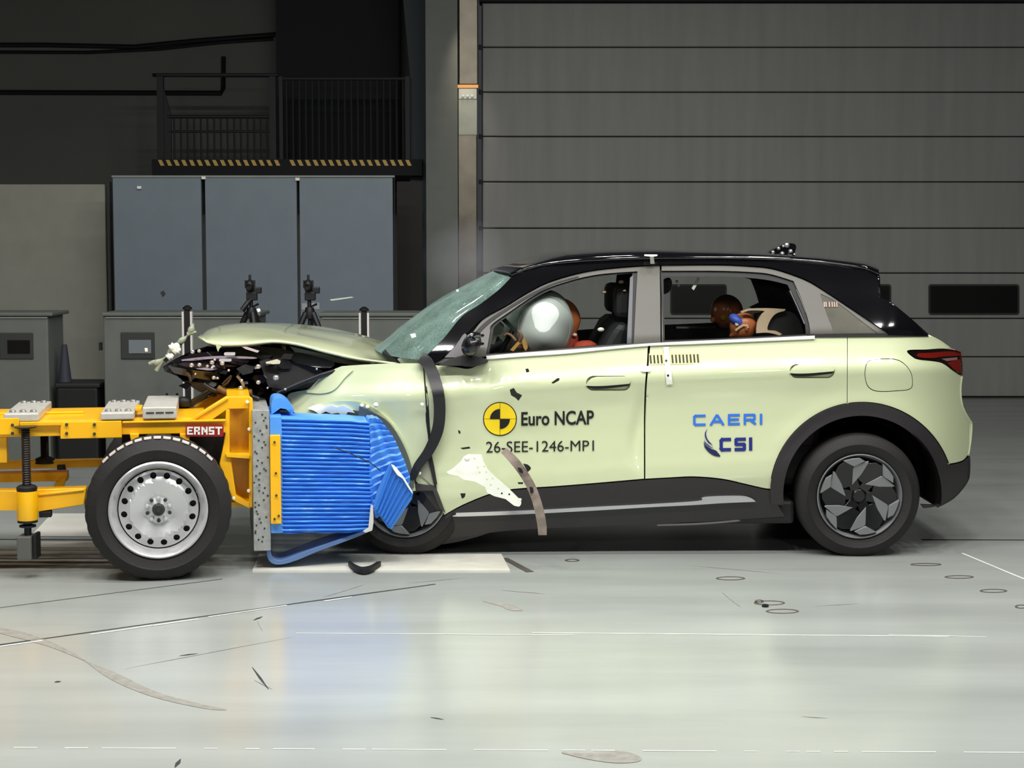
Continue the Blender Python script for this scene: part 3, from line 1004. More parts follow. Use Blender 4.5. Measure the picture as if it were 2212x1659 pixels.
# jacks: threaded rod, yellow sleeve, foot
def jack(px, k, y_top, y_sl, y_sl2, y_ft, y_fl, full=True):
    c = T(px, y_sl, k)
    z = lambda y: T(px, y, k).z
    rod = [(0, z(y_sl)), (0.019, z(y_sl))]
    n = 26
    for i in range(n):
        zz = z(y_sl) + (z(y_top) - z(y_sl)) * (i + .5) / n
        rod += [(0.024, zz - 0.003), (0.019, zz + 0.003)]
    rod += [(0.019, z(y_top)), (0.055, z(y_top) + 0.006), (0.06, z(y_top) + 0.012), (0, z(y_top) + 0.012)]
    base = Vector((c.x, c.y, 0))
    X, Yv = Vector((1, 0, 0)), Vector((0, 1, 0))
    j = lathe('jack_rod', rod, base, X, Yv, TZ, mat('dark_threaded_steel', (52, 48, 46), .4, metal=.6), tr, 18, 30)
    if full:
        lathe('jack_collar', [(0, z(1062)), (0.05, z(1062)), (0.052, z(1052)), (0.04, z(1048)), (0, z(1048))], base, X, Yv, TZ, BLACK, tr, 24)
        lathe('jack_sleeve', [(0, z(y_sl2)), (0.05, z(y_sl2)), (0.052, z(y_sl2) + 0.006), (0.052, z(1064)), (0.05, z(1060)), (0, z(1060))], base, X, Yv, TZ, YELLOW, tr, 28)
        lathe('jack_ring', [(0.02, z(y_sl2) - 0.012), (0.05, z(y_sl2) - 0.012), (0.05, z(y_sl2)), (0.02, z(y_sl2))], base, X, Yv, TZ, BLACK, tr, 24)
        lathe('jack_shaft', [(0, z(y_ft)), (0.018, z(y_ft)), (0.018, z(1138)), (0.042, z(1138)), (0.042, z(1134)), (0.02, z(1132)), (0.02, z(y_sl2)), (0, z(y_sl2))], base, X, Yv, TZ, mat('dark_blue_shaft', (34, 38, 48), .4, metal=.4), tr, 18, 30)
        zt = z(y_ft)
        b0 = base + Vector((-0.045, -0.04, 0))
        box('jack_foot', c.x - 0.045, c.x + 0.028, c.y - 0.05, c.y + 0.06, z(1206), zt, mat('grey_steel_foot', (104, 104, 100), .5, metal=.4), tr, 0.006)
        box('jack_foot_leg', c.x + 0.03, c.x + 0.048, c.y - 0.03, c.y + 0.06, z(1206), zt + 0.01, BLACK, tr, 0.004)
    else:
        lathe('jack_collar', [(0, z(600 + 400)), (0.06, z(1000)), (0.05, z(990)), (0.02, z(985)), (0, z(985))], base, X, Yv, TZ, BLACK, tr, 20)
jack(58, 0.21, 926, 1056, 1123, 1156, 0)
jack(97, 0.98, 938, 992, 0, 0, 0, False)
# ballast blocks
def ballast(x0, x1, ytop, ybot, m, bolts=True, tops=True):
    a0, a1 = tl(x0, ybot, 0.25)[0], tl(x1, ybot, 0.25)[0]
    zt = tl(x0, ytop, 0.25)[1]
    zt = max(zt, zdeck + 0.02)
    b = abox('ballast_block', a0, a1, 0.25, 0.93, zdeck, zt, m, tr, 0.006)
    if bolts:
        for kk in (0.33, 0.85):
            for f in (0.2, 0.5, 0.8):
                p = tw(a0 + (a1 - a0) * f, kk, zt - 0.002)
                lathe('bolt', [(0, 0.014), (0.012, 0.014), (0.016, 0.008), (0.018, 0), (0, 0)], p, TU, TN, TZ, mat('bolt_grey', (140, 142, 138), .4, metal=.4), b, 8, 30)
    return b
ballast(8, 84, 894, 906, BALLAST)
ballast(217, 290, 892, 906, BALLAST)
b3 = ballast(308, 382, 880, 910, BALLAST, False)
for f in (0.2, 0.5, 0.8):
    a0, a1 = tl(310, 890, 0.25)[0], tl(380, 890, 0.25)[0]
    abox('slot', a0 + (a1 - a0) * f - 0.02, a0 + (a1 - a0) * f + 0.02, 0.247, 0.26, tl(340, 893, .25)[1], tl(340, 890, .25)[1], CABDARK, b3, 0)
tbox('lug', 292, 880, 306, 888, 0.35, 0.5, YELLOW, tr)
# recorder box with cables behind the blocks
rb = tbox('recorder_box', 352, 862, 394, 880, 0.9, 1.05, mat('pale_recorder_case', (206, 206, 210), .4), tr)
tbox('recorder_band', 353, 866, 392, 869, 0.893, 0.9, CABDARK, rb, 0)
for x in (358, 380):
    tbox('antenna', x, 850, x + 5, 862, 0.95, 0.97, BLACK, tr, 0)
for pts in ([(352, 868), (370, 873), (392, 880), (412, 872), (430, 862), (452, 850), (462, 845)], [(382, 886), (395, 882), (410, 880), (425, 868), (448, 856)], [(376, 874), (384, 890), (400, 888), (418, 884), (404, 876)], [(398, 874), (414, 866), (440, 850), (455, 842)]):
    tube('cable', [T(x, y, 0.82) for x, y in curve(pts, 4)], 0.009, random.choice((BROWNMETAL, HOSE, mat('pale_cable', (186, 180, 160), .5))), tr, 6)
blob('cable_gland', T(398, 868, 0.8), (0.04, 0.03, 0.03), BLACK, tr, 14, 8)

# ---- the blue honeycomb barrier -----------------------------------
KB = 0.17
tbox('blue_backing', 584, 900, 610, 1152, KB + 0.03, 0.9, BLUE, tr, 0.003)
yp = tbox('yellow_clamp_plate', 584, 940, 607, 1132, KB - 0.0, KB + 0.03, YELLOW, tr, 0.004)
for x, y in ((593, 955), (596, 1022), (597, 1070), (593, 1121), (602, 1114)):
    tbolt('bolt', x, y, KB, 0.006, yp)
def honeycomb(name, m, n_ridge, row_fn, k_face, depth, amp, cols=28, seed=1):
    """stacked folded sheets: every ridge is a fold of the skin, closed top, bottom, ends and back"""
    verts, faces = [], []
    rows = n_ridge * 4 + 1
    for i in range(rows):
        v = i / (rows - 1)
        for j in range(cols + 1):
            u = j / cols
            x, y = row_fn(u, v)
            w = noise.noise(Vector((u * 5 + seed, v * 22, seed)))
            fold = math.sin(v * n_ridge * 2 * math.pi + 1.2 * w)
            k = k_face - amp * fold + 0.012 * noise.noise(Vector((u * 4, v * 5 + seed, 2.0)))
            verts.append(T(x, y + 1.6 * w, k))
    c = cols + 1
    for i in range(rows - 1):
        for j in range(cols):
            faces.append((i * c + j, (i + 1) * c + j, (i + 1) * c + j + 1, i * c + j + 1))
    rim = [j for j in range(c)] + [i * c + cols for i in range(1, rows)] + [(rows - 1) * c + j for j in range(cols - 1, -1, -1)] + [i * c for i in range(rows - 2, 0, -1)]
    b = len(verts)
    for r in rim:
        verts.append(verts[r] + TN * depth)
    nr = len(rim)
    for q in range(nr):
        faces.append((rim[q], rim[(q + 1) % nr], b + (q + 1) % nr, b + q))
    faces.append(tuple(b + q for q in range(nr)))
    return mesh_from(name, verts, faces, m, tr, 30)
def main_rows(u, v):
    top = 903 + 6 * u + 4 * max(0, u - .8) * 5 * .5
    bot = 1152 - 2 * u
    right = 797 + 6 * math.sin(v * 3.1) * (1 if v > .55 else .2) + (6 * v)
    if v > 0.9:
        right -= 0
    left = 608
    y = top + (bot - top) * v
    if v > 0.88:
        y -= (v - 0.88) * 120 * max(0, u - 0.75) * 4 * .25
    return left + (right - left) * u, y
honeycomb('honeycomb_block', BLUE, 27, main_rows, KB + 0.035, 0.30, 0.012, 36, 1)
def fold_rows(u, v):
    L = Vector(resample([(796, 906), (800, 960), (797, 1020), (800, 1075), (812, 1120)], 40)[min(39, int(v * 39))])
    R = Vector(resample([(826, 912), (852, 948), (874, 996), (886, 1030), (880, 1070)], 40)[min(39, int(v * 39))])
    p = L.lerp(R, u)
    return p.x, p.y - 6 * math.sin(u * 3) * (1 - v) + 3 * noise.noise(Vector((u * 4, v * 9, 7)))
honeycomb('folded_block', BLUE, 13, fold_rows, KB + 0.03, 0.16, 0.009, 14, 5)
# the sheared-off sheet hanging in front of the wheel, ribs running up its slope
fl = tplate('hanging_sheet', [(842, 1002), (848, 1008), (893, 1062), (890, 1078), (846, 1144), (838, 1140), (806, 1095), (815, 1060)], KB - 0.01, 0.02, BLUED, tr, 0.002)
for i in range(6):
    f = (i + 0.5) / 6
    a = Vector((810, 1098)).lerp(Vector((843, 1138)), f)
    b = Vector((842, 1010)).lerp(Vector((890, 1066)), f)
    tube('sheet_rib', [T(a.x, a.y, KB - 0.012), T(b.x, b.y, KB - 0.012)], 0.009, mat('rib_blue', (44, 112, 206), .38), fl, 6)
tplate('torn_edge', [(845, 1003), (852, 1006), (866, 1022), (872, 1030), (890, 1060), (892, 1068), (882, 1054), (870, 1034), (858, 1026), (850, 1014)], KB - 0.03, 0.012, BARE, tr, 0.001)
tplate('torn_edge', [(796, 1140), (801, 1092), (806, 1092), (807, 1128), (804, 1146), (790, 1151), (784, 1148)], KB - 0.012, 0.012, mat('pale_torn_skin', (206, 206, 200), .4), tr, 0.001)
tplate('blue_top_flap', joined(curve([(586, 896), (588, 866), (604, 860), (622, 868), (636, 886)], 4), [(630, 895), (618, 884), (606, 882), (596, 889)]), 0.32, 0.3, BLUE, tr, 0.004, step=9)
tube('torn_wire', [T(x, y, KB - 0.012) for x, y in curve([(716, 966), (748, 976), (775, 988), (800, 1000), (822, 1017)], 4)], 0.003, HOSE, tr, 5)
out = joined(curve([(577, 1152), (576, 1180), (578, 1205), (590, 1218), (612, 1219), (645, 1209), (690, 1190), (740, 1172), (790, 1152), (806, 1142)], 5))
inn = curve([(806, 1136), (786, 1146), (736, 1164), (690, 1180), (642, 1198), (612, 1209), (594, 1208), (586, 1198), (584, 1178), (585, 1152)], 5)
tplate('loose_blue_film', out + inn, KB + 0.06, 0.22, mat('dull_blue_film', (92, 122, 172), .35), tr, 0.002)

# ================================================================== THE CAR
YM = 0.93                                # its middle plane
car = thing('car', (W(1450, 1205, 0.9).x, 0.9, 0.0), 'pale green crossover car with a black roof and a crushed front, struck by the trolley', 'car')

def interp(x, tab):
    if x <= tab[0][0]:
        return tab[0][1]
    for (x0, y0), (x1, y1) in zip(tab, tab[1:]):
        if x <= x1:
            return y0 + (y1 - y0) * (x - x0) / (x1 - x0)
    return tab[-1][1]
def smooth_tab(tab):
    pts = []
    for i in range(len(tab)):
        pts.append(Vector(tab[i]))
    c = curve([tuple(p) for p in pts], 8)
    return c
BELT = smooth_tab([(560, 862), (620, 850), (665, 836), (700, 806), (735, 791), (800, 786), (900, 783), (960, 780), (1050, 768), (1220, 756), (1400, 743), (1750, 728), (2010, 726), (2110, 726)])
PROF = smooth_tab([(-0.62, 0.40), (-0.4, 0.265), (-0.2, 0.16), (-0.05, 0.082), (0.0, 0.066), (0.03, 0.058), (0.07, 0.043), (0.1, 0.0315), (0.115, 0.0246), (0.125, 0.0196), (0.135, 0.0146), (0.145, 0.0096), (0.155, 0.0046), (0.165, 0.0006), (0.18, -0.002), (0.2, 0.0), (0.23, 0.008), (0.32, 0.026), (0.42, 0.031), (0.5, 0.027), (0.6, 0.017), (0.68, 0.008), (0.76, 0.014), (0.9, 0.06), (1.1, 0.16)])
def CY(px, py):
    """how far in from the car's widest plane the skin lies"""
    v = (py - interp(px, BELT)) / 403.0
    y = interp(v, PROF)
    if px > 1880:
        t = (px - 1880) / 217.0
        y += 0.42 * min(1.2, t) ** 3.2
    if px < 930:
        t = (930 - px) / 300.0
        y += 0.13 * t * t
        y += 0.012 * math.sin(px * 0.035 + py * 0.02) * min(1, t * 2)
    # dent behind the mirror and the buckle at the door's rear edge
    y += 0.02 * math.exp(-((px - 1048) / 34) ** 2 - ((py - 818) / 30) ** 2)
    if px < 1396 and 830 < py < 1035:
        c = 1393 - 32 * math.sin((py - 830) / 205 * math.pi) ** 1 * ((py - 830) / 205)
        y += 0.02 * math.exp(-((px - c) / 16) ** 2) * math.sin((py - 830) / 205 * math.pi)
    # swollen arch
    d = math.hypot(px - 1862, py - 1068)
    if 190 < d < 260 and py < 1000:
        y -= 0.007 * min(1, (1000 - py) / 60) * math.exp(-((d - 198) / 20) ** 2)
    return y
def skin(name, outline, m, off=0.0, thick=0.012, holes=(), step=9, parent=None, smooth=38, far=True):
    o = plate(name, outline, m, parent or car, Y=lambda a, b: CY(a, b) + off, thick=thick, holes=holes, step=step, smooth=smooth)
    if far:
        mirror_copy(o, name)
    return o
def arc(cx, cy, r, a0, a1, n=24, ry=None):
    return [(cx + r * math.cos(math.radians(a0 + (a1 - a0) * k / n)), cy + (ry or r) * math.sin(math.radians(a0 + (a1 - a0) * k / n))) for k in range(n + 1)]

# ---- painted side panels -----------------------------------------
belt_front = curve([(1052, 770), (1130, 766), (1220, 758), (1310, 750), (1402, 744)], 4)
door_edge = curve([(1399, 752), (1397, 790), (1393, 835), (1391, 900), (1391, 960), (1391, 1034)], 4)
fd = joined(curve([(917, 788), (945, 789), (985, 793), (1010, 797), (1030, 790), (1052, 772)], 4), belt_front, door_edge,
            curve([(1391, 1034), (1300, 1042), (1200, 1050), (1110, 1056), (1060, 1066), (1000, 1090), (960, 1112)], 4),
            curve([(960, 1112), (948, 1080), (938, 1020), (930, 960), (924, 900), (921, 850), (917, 788)], 4))
H1 = rrect(1266, 812, 1362, 844, 15)
skin('front_door', fd, PAINT, holes=[H1], step=5)
rd = joined(curve([(1405, 744), (1500, 740), (1620, 734), (1740, 729), (1829.8, 728)], 4), [(1829.8, 760), (1829.3, 872)],
            arc(1862, 1068, 200, -100, -174, 18), [(1664, 1050), (1680, 1056)],
            curve([(1684, 1056), (1655, 1055), (1610, 1045), (1560, 1034), (1500, 1029), (1450, 1031), (1394, 1034)], 4), curve([(1394, 1034), (1394, 960), (1394, 900), (1397, 835), (1401, 790), (1405, 744)], 4))
rd = [p for p in rd if not (p[0] > 1661 and p[1] > 1046 and p[0] < 1668)]
H2 = rrect(1706, 786, 1803, 817, 15)
skin('rear_door', rd, PAINT, holes=[H2], step=5)
flap = rrect(1868, 776, 1972, 845, 30)
flap = joined(curve([(1868, 800), (1873, 782), (1890, 776), (1930, 775), (1952, 784), (1968, 804), (1972, 828), (1966, 841), (1940, 845), (1895, 846), (1875, 836), (1868, 815), (1868, 800)], 4))
lampo = joined(curve([(1961, 759), (2000, 757), (2030, 755), (2066, 757), (2075, 762)], 4), curve([(2075, 762), (2079, 785), (2078, 810)], 3), curve([(2078, 810), (2060, 800), (2038, 784), (2020, 779), (1985, 775), (1972, 769), (1961, 759)], 4))
qp = joined(curve([(1831.2, 728), (1920, 726), (2008, 726)], 4), curve([(2008, 726), (2030, 737), (2048, 751), (2056, 755)], 4), curve([(2054, 754), (2030, 753), (2000, 755), (1960, 757), (1971, 771), (1985, 777), (2020, 781), (2038, 786), (2060, 802), (2077, 813)], 4),
            curve([(2077, 813), (2074, 845), (2079, 880), (2094, 908), (2098, 916), (2096, 950), (2091, 982)], 4), curve([(2091, 982), (2080, 994), (2060, 1000), (2036, 1003)], 4),
            arc(1862, 1068, 200, -19, -98, 26), [(1830.8, 872)])
skin('rear_quarter_panel', qp, PAINT, holes=[flap], step=6)
skin('charging_flap', [(1920 + (x - 1920) * 0.972, 810 + (y - 810) * 0.955) for x, y in flap], PAINT, far=False, off=0.001)
# recessed backs of the flap and the handles
for hh, cx, cy in ((H1, 1314, 828), (H2, 1754, 801)):
    skin('handle_pocket', [(cx + (x - cx) * 1.08, cy + (y - cy) * 1.16) for x, y in hh], PAINT, off=0.022, thick=0.006, far=False)
def handle(x0, y0, x1, y1):
    grip = joined([(x0 + 6, y0 + 11), (x0 + 14, y0 + 4)], [(x0 + 24, y0 + 1), (x1 - 10, y0), (x1 - 3, y0 + 3), (x1 - 1, y0 + 10), (x1 - 3, y0 + 16)], curve([(x1 - 3, y0 + 16), ((x0 + x1) / 2, y0 + 20), (x0 + 20, y0 + 21), (x0 + 1, y0 + 20)], 4))
    g = skin('door_handle', grip, PAINT, off=-0.008, thick=0.018, far=False, step=6)
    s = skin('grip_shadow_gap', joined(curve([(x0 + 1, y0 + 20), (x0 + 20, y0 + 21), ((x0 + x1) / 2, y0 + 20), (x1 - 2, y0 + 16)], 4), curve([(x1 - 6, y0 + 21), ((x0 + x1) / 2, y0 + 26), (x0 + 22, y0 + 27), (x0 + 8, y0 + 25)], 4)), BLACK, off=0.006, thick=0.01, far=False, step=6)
handle(1264, 813, 1363, 845)
handle(1704, 786, 1804, 817)

# ---- inner shell that shows dark in the gaps ---------------------
win_f = joined(curve([(1046, 768), (1056, 722), (1060, 704), (1096, 678), (1164, 633), (1222, 610), (1292, 594), (1378, 586)], 5), [(1370, 744)], curve([(1370, 744), (1300, 749), (1220, 755), (1130, 763), (1046, 768)], 4))
win_r = joined(curve([(1428, 586), (1550, 586), (1630, 589), (1668, 594), (1712, 608)], 5), curve([(1712, 608), (1730, 650), (1745, 700), (1747, 724)], 4), curve([(1747, 724), (1640, 730), (1530, 735), (1433, 739)], 4))
shell = joined(curve([(925, 800), (925, 860), (935, 960), (952, 1080)], 4), [(975, 1135), (1690, 1110)], arc(1862, 1068, 176, 172, 368, 30), [(2030, 1060), (2070, 990)], curve([(2070, 990), (2080, 920), (2058, 860), (2060, 790)], 4), [(2000, 735), (1930, 690), (1880, 610), (1700, 572), (1400, 566), (1250, 585), (1110, 625), (1000, 720)])
sh = skin('body_shell', shell, SHELL, off=0.03, thick=0.02, holes=[win_f, win_r], step=16)
# ---- wheel arch cladding, sill, rear bumper ----------------------
band = arc(1862, 1068, 198, -186, -20, 40) + arc(1862, 1068, 170, -12, -188, 40)
skin('wheel_arch_trim', band, CLAD, off=-0.012, thick=0.05, smooth=40)
sill = joined(curve([(962, 1114), (1000, 1093), (1060, 1069), (1110, 1059), (1200, 1053), (1300, 1045), (1394, 1037), (1450, 1034), (1500, 1032), (1560, 1037), (1610, 1048), (1655, 1058), (1668, 1059)], 4), curve([(1668, 1060), (1680, 1090), (1694, 1112)], 3), curve([(1694, 1116), (1500, 1128), (1300, 1136), (1100, 1146), (1000, 1160), (955, 1160)], 4))
skin('sill_cladding', sill, CLAD, off=-0.002, thick=0.03)
strip_o = joined(curve([(985, 1108), (1150, 1102), (1300, 1094), (1400, 1089), (1508, 1082), (1516, 1075), (1540, 1072), (1600, 1071), (1622, 1076), (1632, 1083)], 4), curve([(1632, 1084), (1560, 1087), (1500, 1091), (1400, 1096), (1300, 1102), (1150, 1110), (990, 1116), (985, 1112)], 4))
skin('sill_bright_strip', strip_o, CHROME, off=-0.014, thick=0.014)
skin('sill_under_lip', curve([(1420, 1133), (1500, 1130), (1560, 1126), (1592, 1123), (1592, 1127), (1500, 1134), (1420, 1136)], 3), mat('pale_lip', (120, 116, 112), .4), off=-0.004, thick=0.01, far=False)  # lighter line along the under edge of the sill
rb_o = joined(curve([(2038, 1006), (2062, 1003), (2082, 997), (2093, 986)], 4), curve([(2095, 992), (2094, 1020), (2088, 1042), (2060, 1074), (2025, 1093), (1996, 1098)], 4), [(1990, 1090)], arc(1862, 1068, 172, 8, -18, 8))
skin('rear_bumper_cladding', rb_o, CLAD, off=-0.004, thick=0.03)

# ---- greenhouse: pillars, frames, glass --------------------------
frame_f = joined(curve([(932, 788), (996, 751), (1042, 692), (1091, 664), (1140, 634), (1192, 609), (1276, 586), (1375, 576), (1425, 573)], 6), [(1427, 742)], curve([(1427, 742), (1400, 744), (1300, 751), (1220, 757), (1130, 765), (1050, 770), (1000, 777), (932, 788)], 4))
gf = joined(curve([(1050, 766), (1058, 720), (1062, 702), (1096, 677), (1164, 632), (1222, 609), (1292, 593), (1377, 586)], 6), curve([(1377, 586), (1373, 660), (1369, 742)], 3), curve([(1369, 742), (1300, 747), (1220, 753), (1130, 761), (1050, 766)], 4))
skin('front_window_frame', frame_f, TRIMGREY, off=0.0, thick=0.03, holes=[gf])
seal = joined(curve([(1056, 764), (1064, 722), (1070, 704), (1102, 680), (1168, 637), (1226, 614), (1294, 598), (1366, 590)], 6), curve([(1366, 590), (1362, 660), (1357, 742)], 3), curve([(1357, 742), (1300, 745), (1220, 752), (1130, 760), (1056, 764)], 4))
skin('window_seal', gf, BLACK, off=0.012, thick=0.02, holes=[seal])
skin('window_run_strip', [(1361, 600), (1368, 594), (1364, 742), (1354, 742)], mat('glass_run_grey', (72, 74, 80), .4), off=0.006, thick=0.008, far=False)
def glassY(a, b):
    return 0.078 + 0.6 * max(0.0, (interp(a, BELT) - b) / 403.0)
mirror_copy(plate('side_glass', seal, SIDEGLASS, car, Y=glassY, thick=0.0, step=16), 'side_glass')
frame_r = joined([(1429, 573)], curve([(1429, 573), (1550, 573), (1620, 576), (1668, 582), (1717, 597), (1752, 612)], 5), curve([(1752, 612), (1790, 636), (1832, 664), (1872, 690), (1915, 718)], 4), [(1915, 723)], curve([(1915, 724), (1800, 726), (1640, 732), (1530, 737), (1430, 741)], 4))
gr = joined(curve([(1427, 585), (1550, 585), (1630, 588), (1668, 593), (1714, 607)], 5), curve([(1714, 607), (1733, 650), (1748, 700), (1750, 724)], 4), curve([(1750, 724), (1640, 729), (1530, 734), (1433, 738)], 4))
gq = joined(curve([(1772, 634), (1800, 648), (1836, 674), (1880, 708), (1896, 719)], 4), [(1890, 720), (1803, 722)], curve([(1803, 722), (1790, 690), (1776, 650), (1772, 634)], 4))
skin('rear_window_frame', frame_r, TRIMGREY, off=0.0, thick=0.03, holes=[gr, gq])
sealr = joined(curve([(1433, 597), (1550, 597), (1614, 600), (1664, 606), (1701, 615)], 5), curve([(1701, 615), (1722, 655), (1738, 695), (1741, 722)], 4), curve([(1741, 722), (1640, 727), (1530, 732), (1436, 735)], 4))
skin('window_seal', gr, BLACK, off=0.012, thick=0.02, holes=[sealr])
mirror_copy(plate('side_glass', sealr, SIDEGLASS, car, Y=glassY, thick=0.0, step=16), 'side_glass')
skin('quarter_glass', gq, QUARTERGLASS, off=0.004, thick=0.004)
for a, b in (((1706, 628), (1738, 700)), ((1720, 626), (1741, 676))):
    tube('glass_edge_line', [W(x, y, CY(x, y) + 0.008) for x, y in curve([a, ((a[0] + b[0]) / 2 + 1, (a[1] + b[1]) / 2), b], 3)], 0.004, mat('glass_run_grey', (72, 74, 80), .4), car, 6)
for i, x in enumerate((1779, 1783, 1790, 1796, 1801, 1806)):
    skin('quarter_glass_mark', [(x, 652), (x + 2.6, 652), (x + 3.4, 663), (x + 0.8, 663)], mat('pale_mark', (180, 150, 140), .5), off=-0.002, thick=0.002, far=False, step=None)
# belt mouldings
bm_o = joined(curve([(1050, 769), (1130, 762), (1220, 756), (1290, 751)], 4), curve([(1290, 757), (1220, 764), (1130, 770), (1052, 776)], 4))
skin('belt_moulding', bm_o, BELTM, off=-0.012, thick=0.02)
skin('belt_moulding', joined(curve([(1290, 751), (1400, 742), (1500, 737), (1640, 731), (1760, 725)], 4), curve([(1760, 732), (1640, 737), (1500, 743), (1400, 747), (1290, 757)], 4)), BELTM, off=-0.012, thick=0.02)
skin('belt_seal', joined(curve([(1744, 722), (1880, 720), (2004, 721)], 4), curve([(2006, 727), (1880, 728), (1744, 729)], 4)), BLACK, off=-0.006, thick=0.02)
# A pillar, black gloss, and the mirror triangle
ap = joined(curve([(908, 779), (925, 766), (960, 730), (997, 684), (1040, 655), (1082, 622), (1106, 598)], 6), curve([(1130, 588), (1180, 574), (1260, 566), (1340, 562), (1428, 560)], 6), curve([(1428, 572), (1375, 574), (1276, 584), (1192, 606), (1140, 631), (1091, 661), (1042, 689), (1000, 728), (962, 768), (935, 786)], 6))
skin('roof_rail', ap, BLACKGLOSS, off=-0.012, thick=0.05)
rr = joined(curve([(1428, 560), (1550, 561), (1640, 563), (1720, 566), (1790, 572), (1850, 580), (1888, 587), (1896, 595)], 5), [(1899, 642)], curve([(1899, 642), (1926, 656), (1960, 684), (2005, 724)], 4), [(1918, 722)], curve([(1918, 718), (1872, 688), (1832, 661), (1790, 633), (1752, 609), (1717, 594), (1668, 579), (1620, 574), (1550, 571), (1428, 572)], 5))
skin('roof_rail', rr, BLACKGLOSS, off=-0.012, thick=0.04)

# ---- roof, windscreen, bonnet, tail ------------------------------
NR = 26
edge = resample([(1106, 599), (1130, 588), (1180, 574), (1260, 567), (1340, 563), (1428, 561), (1550, 561), (1640, 563), (1720, 566), (1790, 572), (1850, 580), (1888, 587), (1896, 595)], NR)
crown = resample([(1060, 590), (1110, 574), (1180, 553), (1280, 546), (1400, 544), (1560, 549), (1650, 553), (1750, 559), (1850, 569), (1888, 575), (1896, 578)], NR)
A = [W(p.x, p.y, CY(p.x, p.y) - 0.010) for p in edge]
Cc = [W(p.x, p.y, 0.80) for p in crown]
Cc = [Vector((c.x, YM, c.z)) for c in Cc]
loft('roof', A, Cc, BLACKGLOSS, car, YM, 14, 2.6, 0.02, xk=1)
# spoiler lip and tail glass, tail panels between both sides
sil = [(1897, 583), (1899, 642), (1926, 656), (1960, 684), (2005, 724)]
def tail(name, pts, m):
    P = [W(x, y, CY(x, y)) for x, y in pts]
    vs, fs = [], []
    for p in P:
        for k in range(9):
            f = k / 8
            y = p.y + (2 * YM - 2 * p.y) * f
            vs.append(Vector((p.x, y, p.z)))
    for i in range(len(P) - 1):
        for k in range(8):
            fs.append((i * 9 + k, i * 9 + k + 1, (i + 1) * 9 + k + 1, (i + 1) * 9 + k))
    o = mesh_from(name, vs, fs, m, car, 40)
    s = o.modifiers.new('t', 'SOLIDIFY'); s.thickness = 0.015; s.offset = 0
    return o
tail('tail_spoiler', [(1895, 588), (1898, 600), (1899, 642)], BLACKGLOSS)
tail('rear_screen', [(1902, 644), (1926, 657), (1960, 685), (2004, 724)], BLACKGLOSS)
tail('tailgate', curve([(2006, 726), (2030, 738), (2055, 756)], 3), PAINT)
tail('light_bar', [(2056, 756), (2074, 762), (2078, 810)], LAMPRED)
tail('rear_bumper', curve([(2077, 813), (2074, 845), (2079, 880), (2094, 908), (2098, 916), (2096, 950), (2091, 984)], 3), PAINT)
tail('rear_bumper_lower', curve([(2093, 986), (2093, 1020), (2087, 1042), (2060, 1074), (2025, 1094)], 3), CLAD)
# tail lamp, built of a dark housing, red bars and a clear strip
tlmp = skin('tail_lamp', lampo, mat('dark_lamp_housing', (22, 12, 12), .12, coat=1), off=-0.006, thick=0.03, step=6)
skin('lamp_lens', curve([(1984, 763), (2010, 762), (2050, 759), (2072, 763), (2074, 768), (2040, 770), (2016, 773), (1990, 772), (1980, 768)], 3), LAMPRED, off=-0.012, thick=0.006, parent=tlmp, far=False, step=5)
skin('lamp_lens', curve([(2046, 784), (2072, 776), (2077, 790), (2076, 806), (2064, 800)], 3), LAMPRED, off=-0.012, thick=0.006, parent=tlmp, far=False, step=5)
skin('lamp_reflector', [(2034, 775), (2068, 772), (2068, 777), (2046, 780)], mat('lamp_silver', (150, 120, 120), .3, metal=.4), off=-0.015, thick=0.005, parent=tlmp, far=False, step=5)

NW = 16
we = resample([(905, 777), (923, 767), (957, 733), (996, 685), (1038, 657), (1080, 624), (1104, 599)], NW)
ws = resample([(806, 752), (830, 736), (856, 712), (890, 686), (926, 660), (958, 640), (990, 624), (1030, 603), (1064, 586)], NW)
A = [W(p.x, p.y, CY(p.x, p.y) + 0.004) for p in we]
Cw = [W(p.x, p.y, 0.72) for p in ws]
loft('windscreen', A, [Vector((c.x, YM, c.z)) for c in Cw], SCREENGLASS, car, YM, 12, 2.0, 0.0)
cw = resample([(806, 753), (830, 765), (870, 784), (905, 779)], 8)
plate('cowl_edge', joined(curve([(826, 760), (846, 771), (868, 781), (905, 776)], 4), [(912, 786), (868, 789), (840, 778), (826, 768)]), BLACK, car, Y=0.16, thick=1.3)
plate('cowl_rubble', curve([(858, 776), (872, 770), (884, 777), (898, 768), (908, 772), (902, 784), (884, 788), (868, 787)], 3), GREYGREEN, car, Y=0.13, thick=0.03, step=5)

NB = 26
be = resample(curve([(434, 733), (446, 742), (462, 746), (476, 749), (520, 748), (560, 744), (590, 741), (626, 744), (660, 751), (695, 761), (764, 777), (815, 783), (862, 788)], 4), NB)
bs = resample(curve([(432, 728), (440, 720), (455, 713), (490, 709), (523, 707), (592, 712), (678, 725), (747, 736), (781, 748), (815, 763), (848, 780), (866, 786)], 4), NB)
A = [W(p.x, p.y, 0.14 + 0.10 * max(0, (520 - p.x) / 90)) for p in be]
Cb = [W(p.x, p.y, 0.66) for p in bs]
Cb = [Vector((c.x, YM, c.z)) for c in Cb]
def bonnet_jig(q, f):
    return Vector((0, 0, 0.012 * noise.noise(q * 3.2) * math.sin(f * math.pi)))
bon = loft('bonnet', A, Cb, PAINT, car, YM, 12, 1.7, 0.012, jig=bonnet_jig)
plate('bonnet_inner_frame', joined(curve([(626, 748), (700, 765), (764, 780), (830, 789)], 4), curve([(820, 795), (760, 789), (700, 777), (640, 764)], 4)), mat('shaded_bonnet_green', (92, 96, 70), .5), car, Y=0.22, thick=0.03, step=10)  # bonnet underside; its shade is put into the dark green
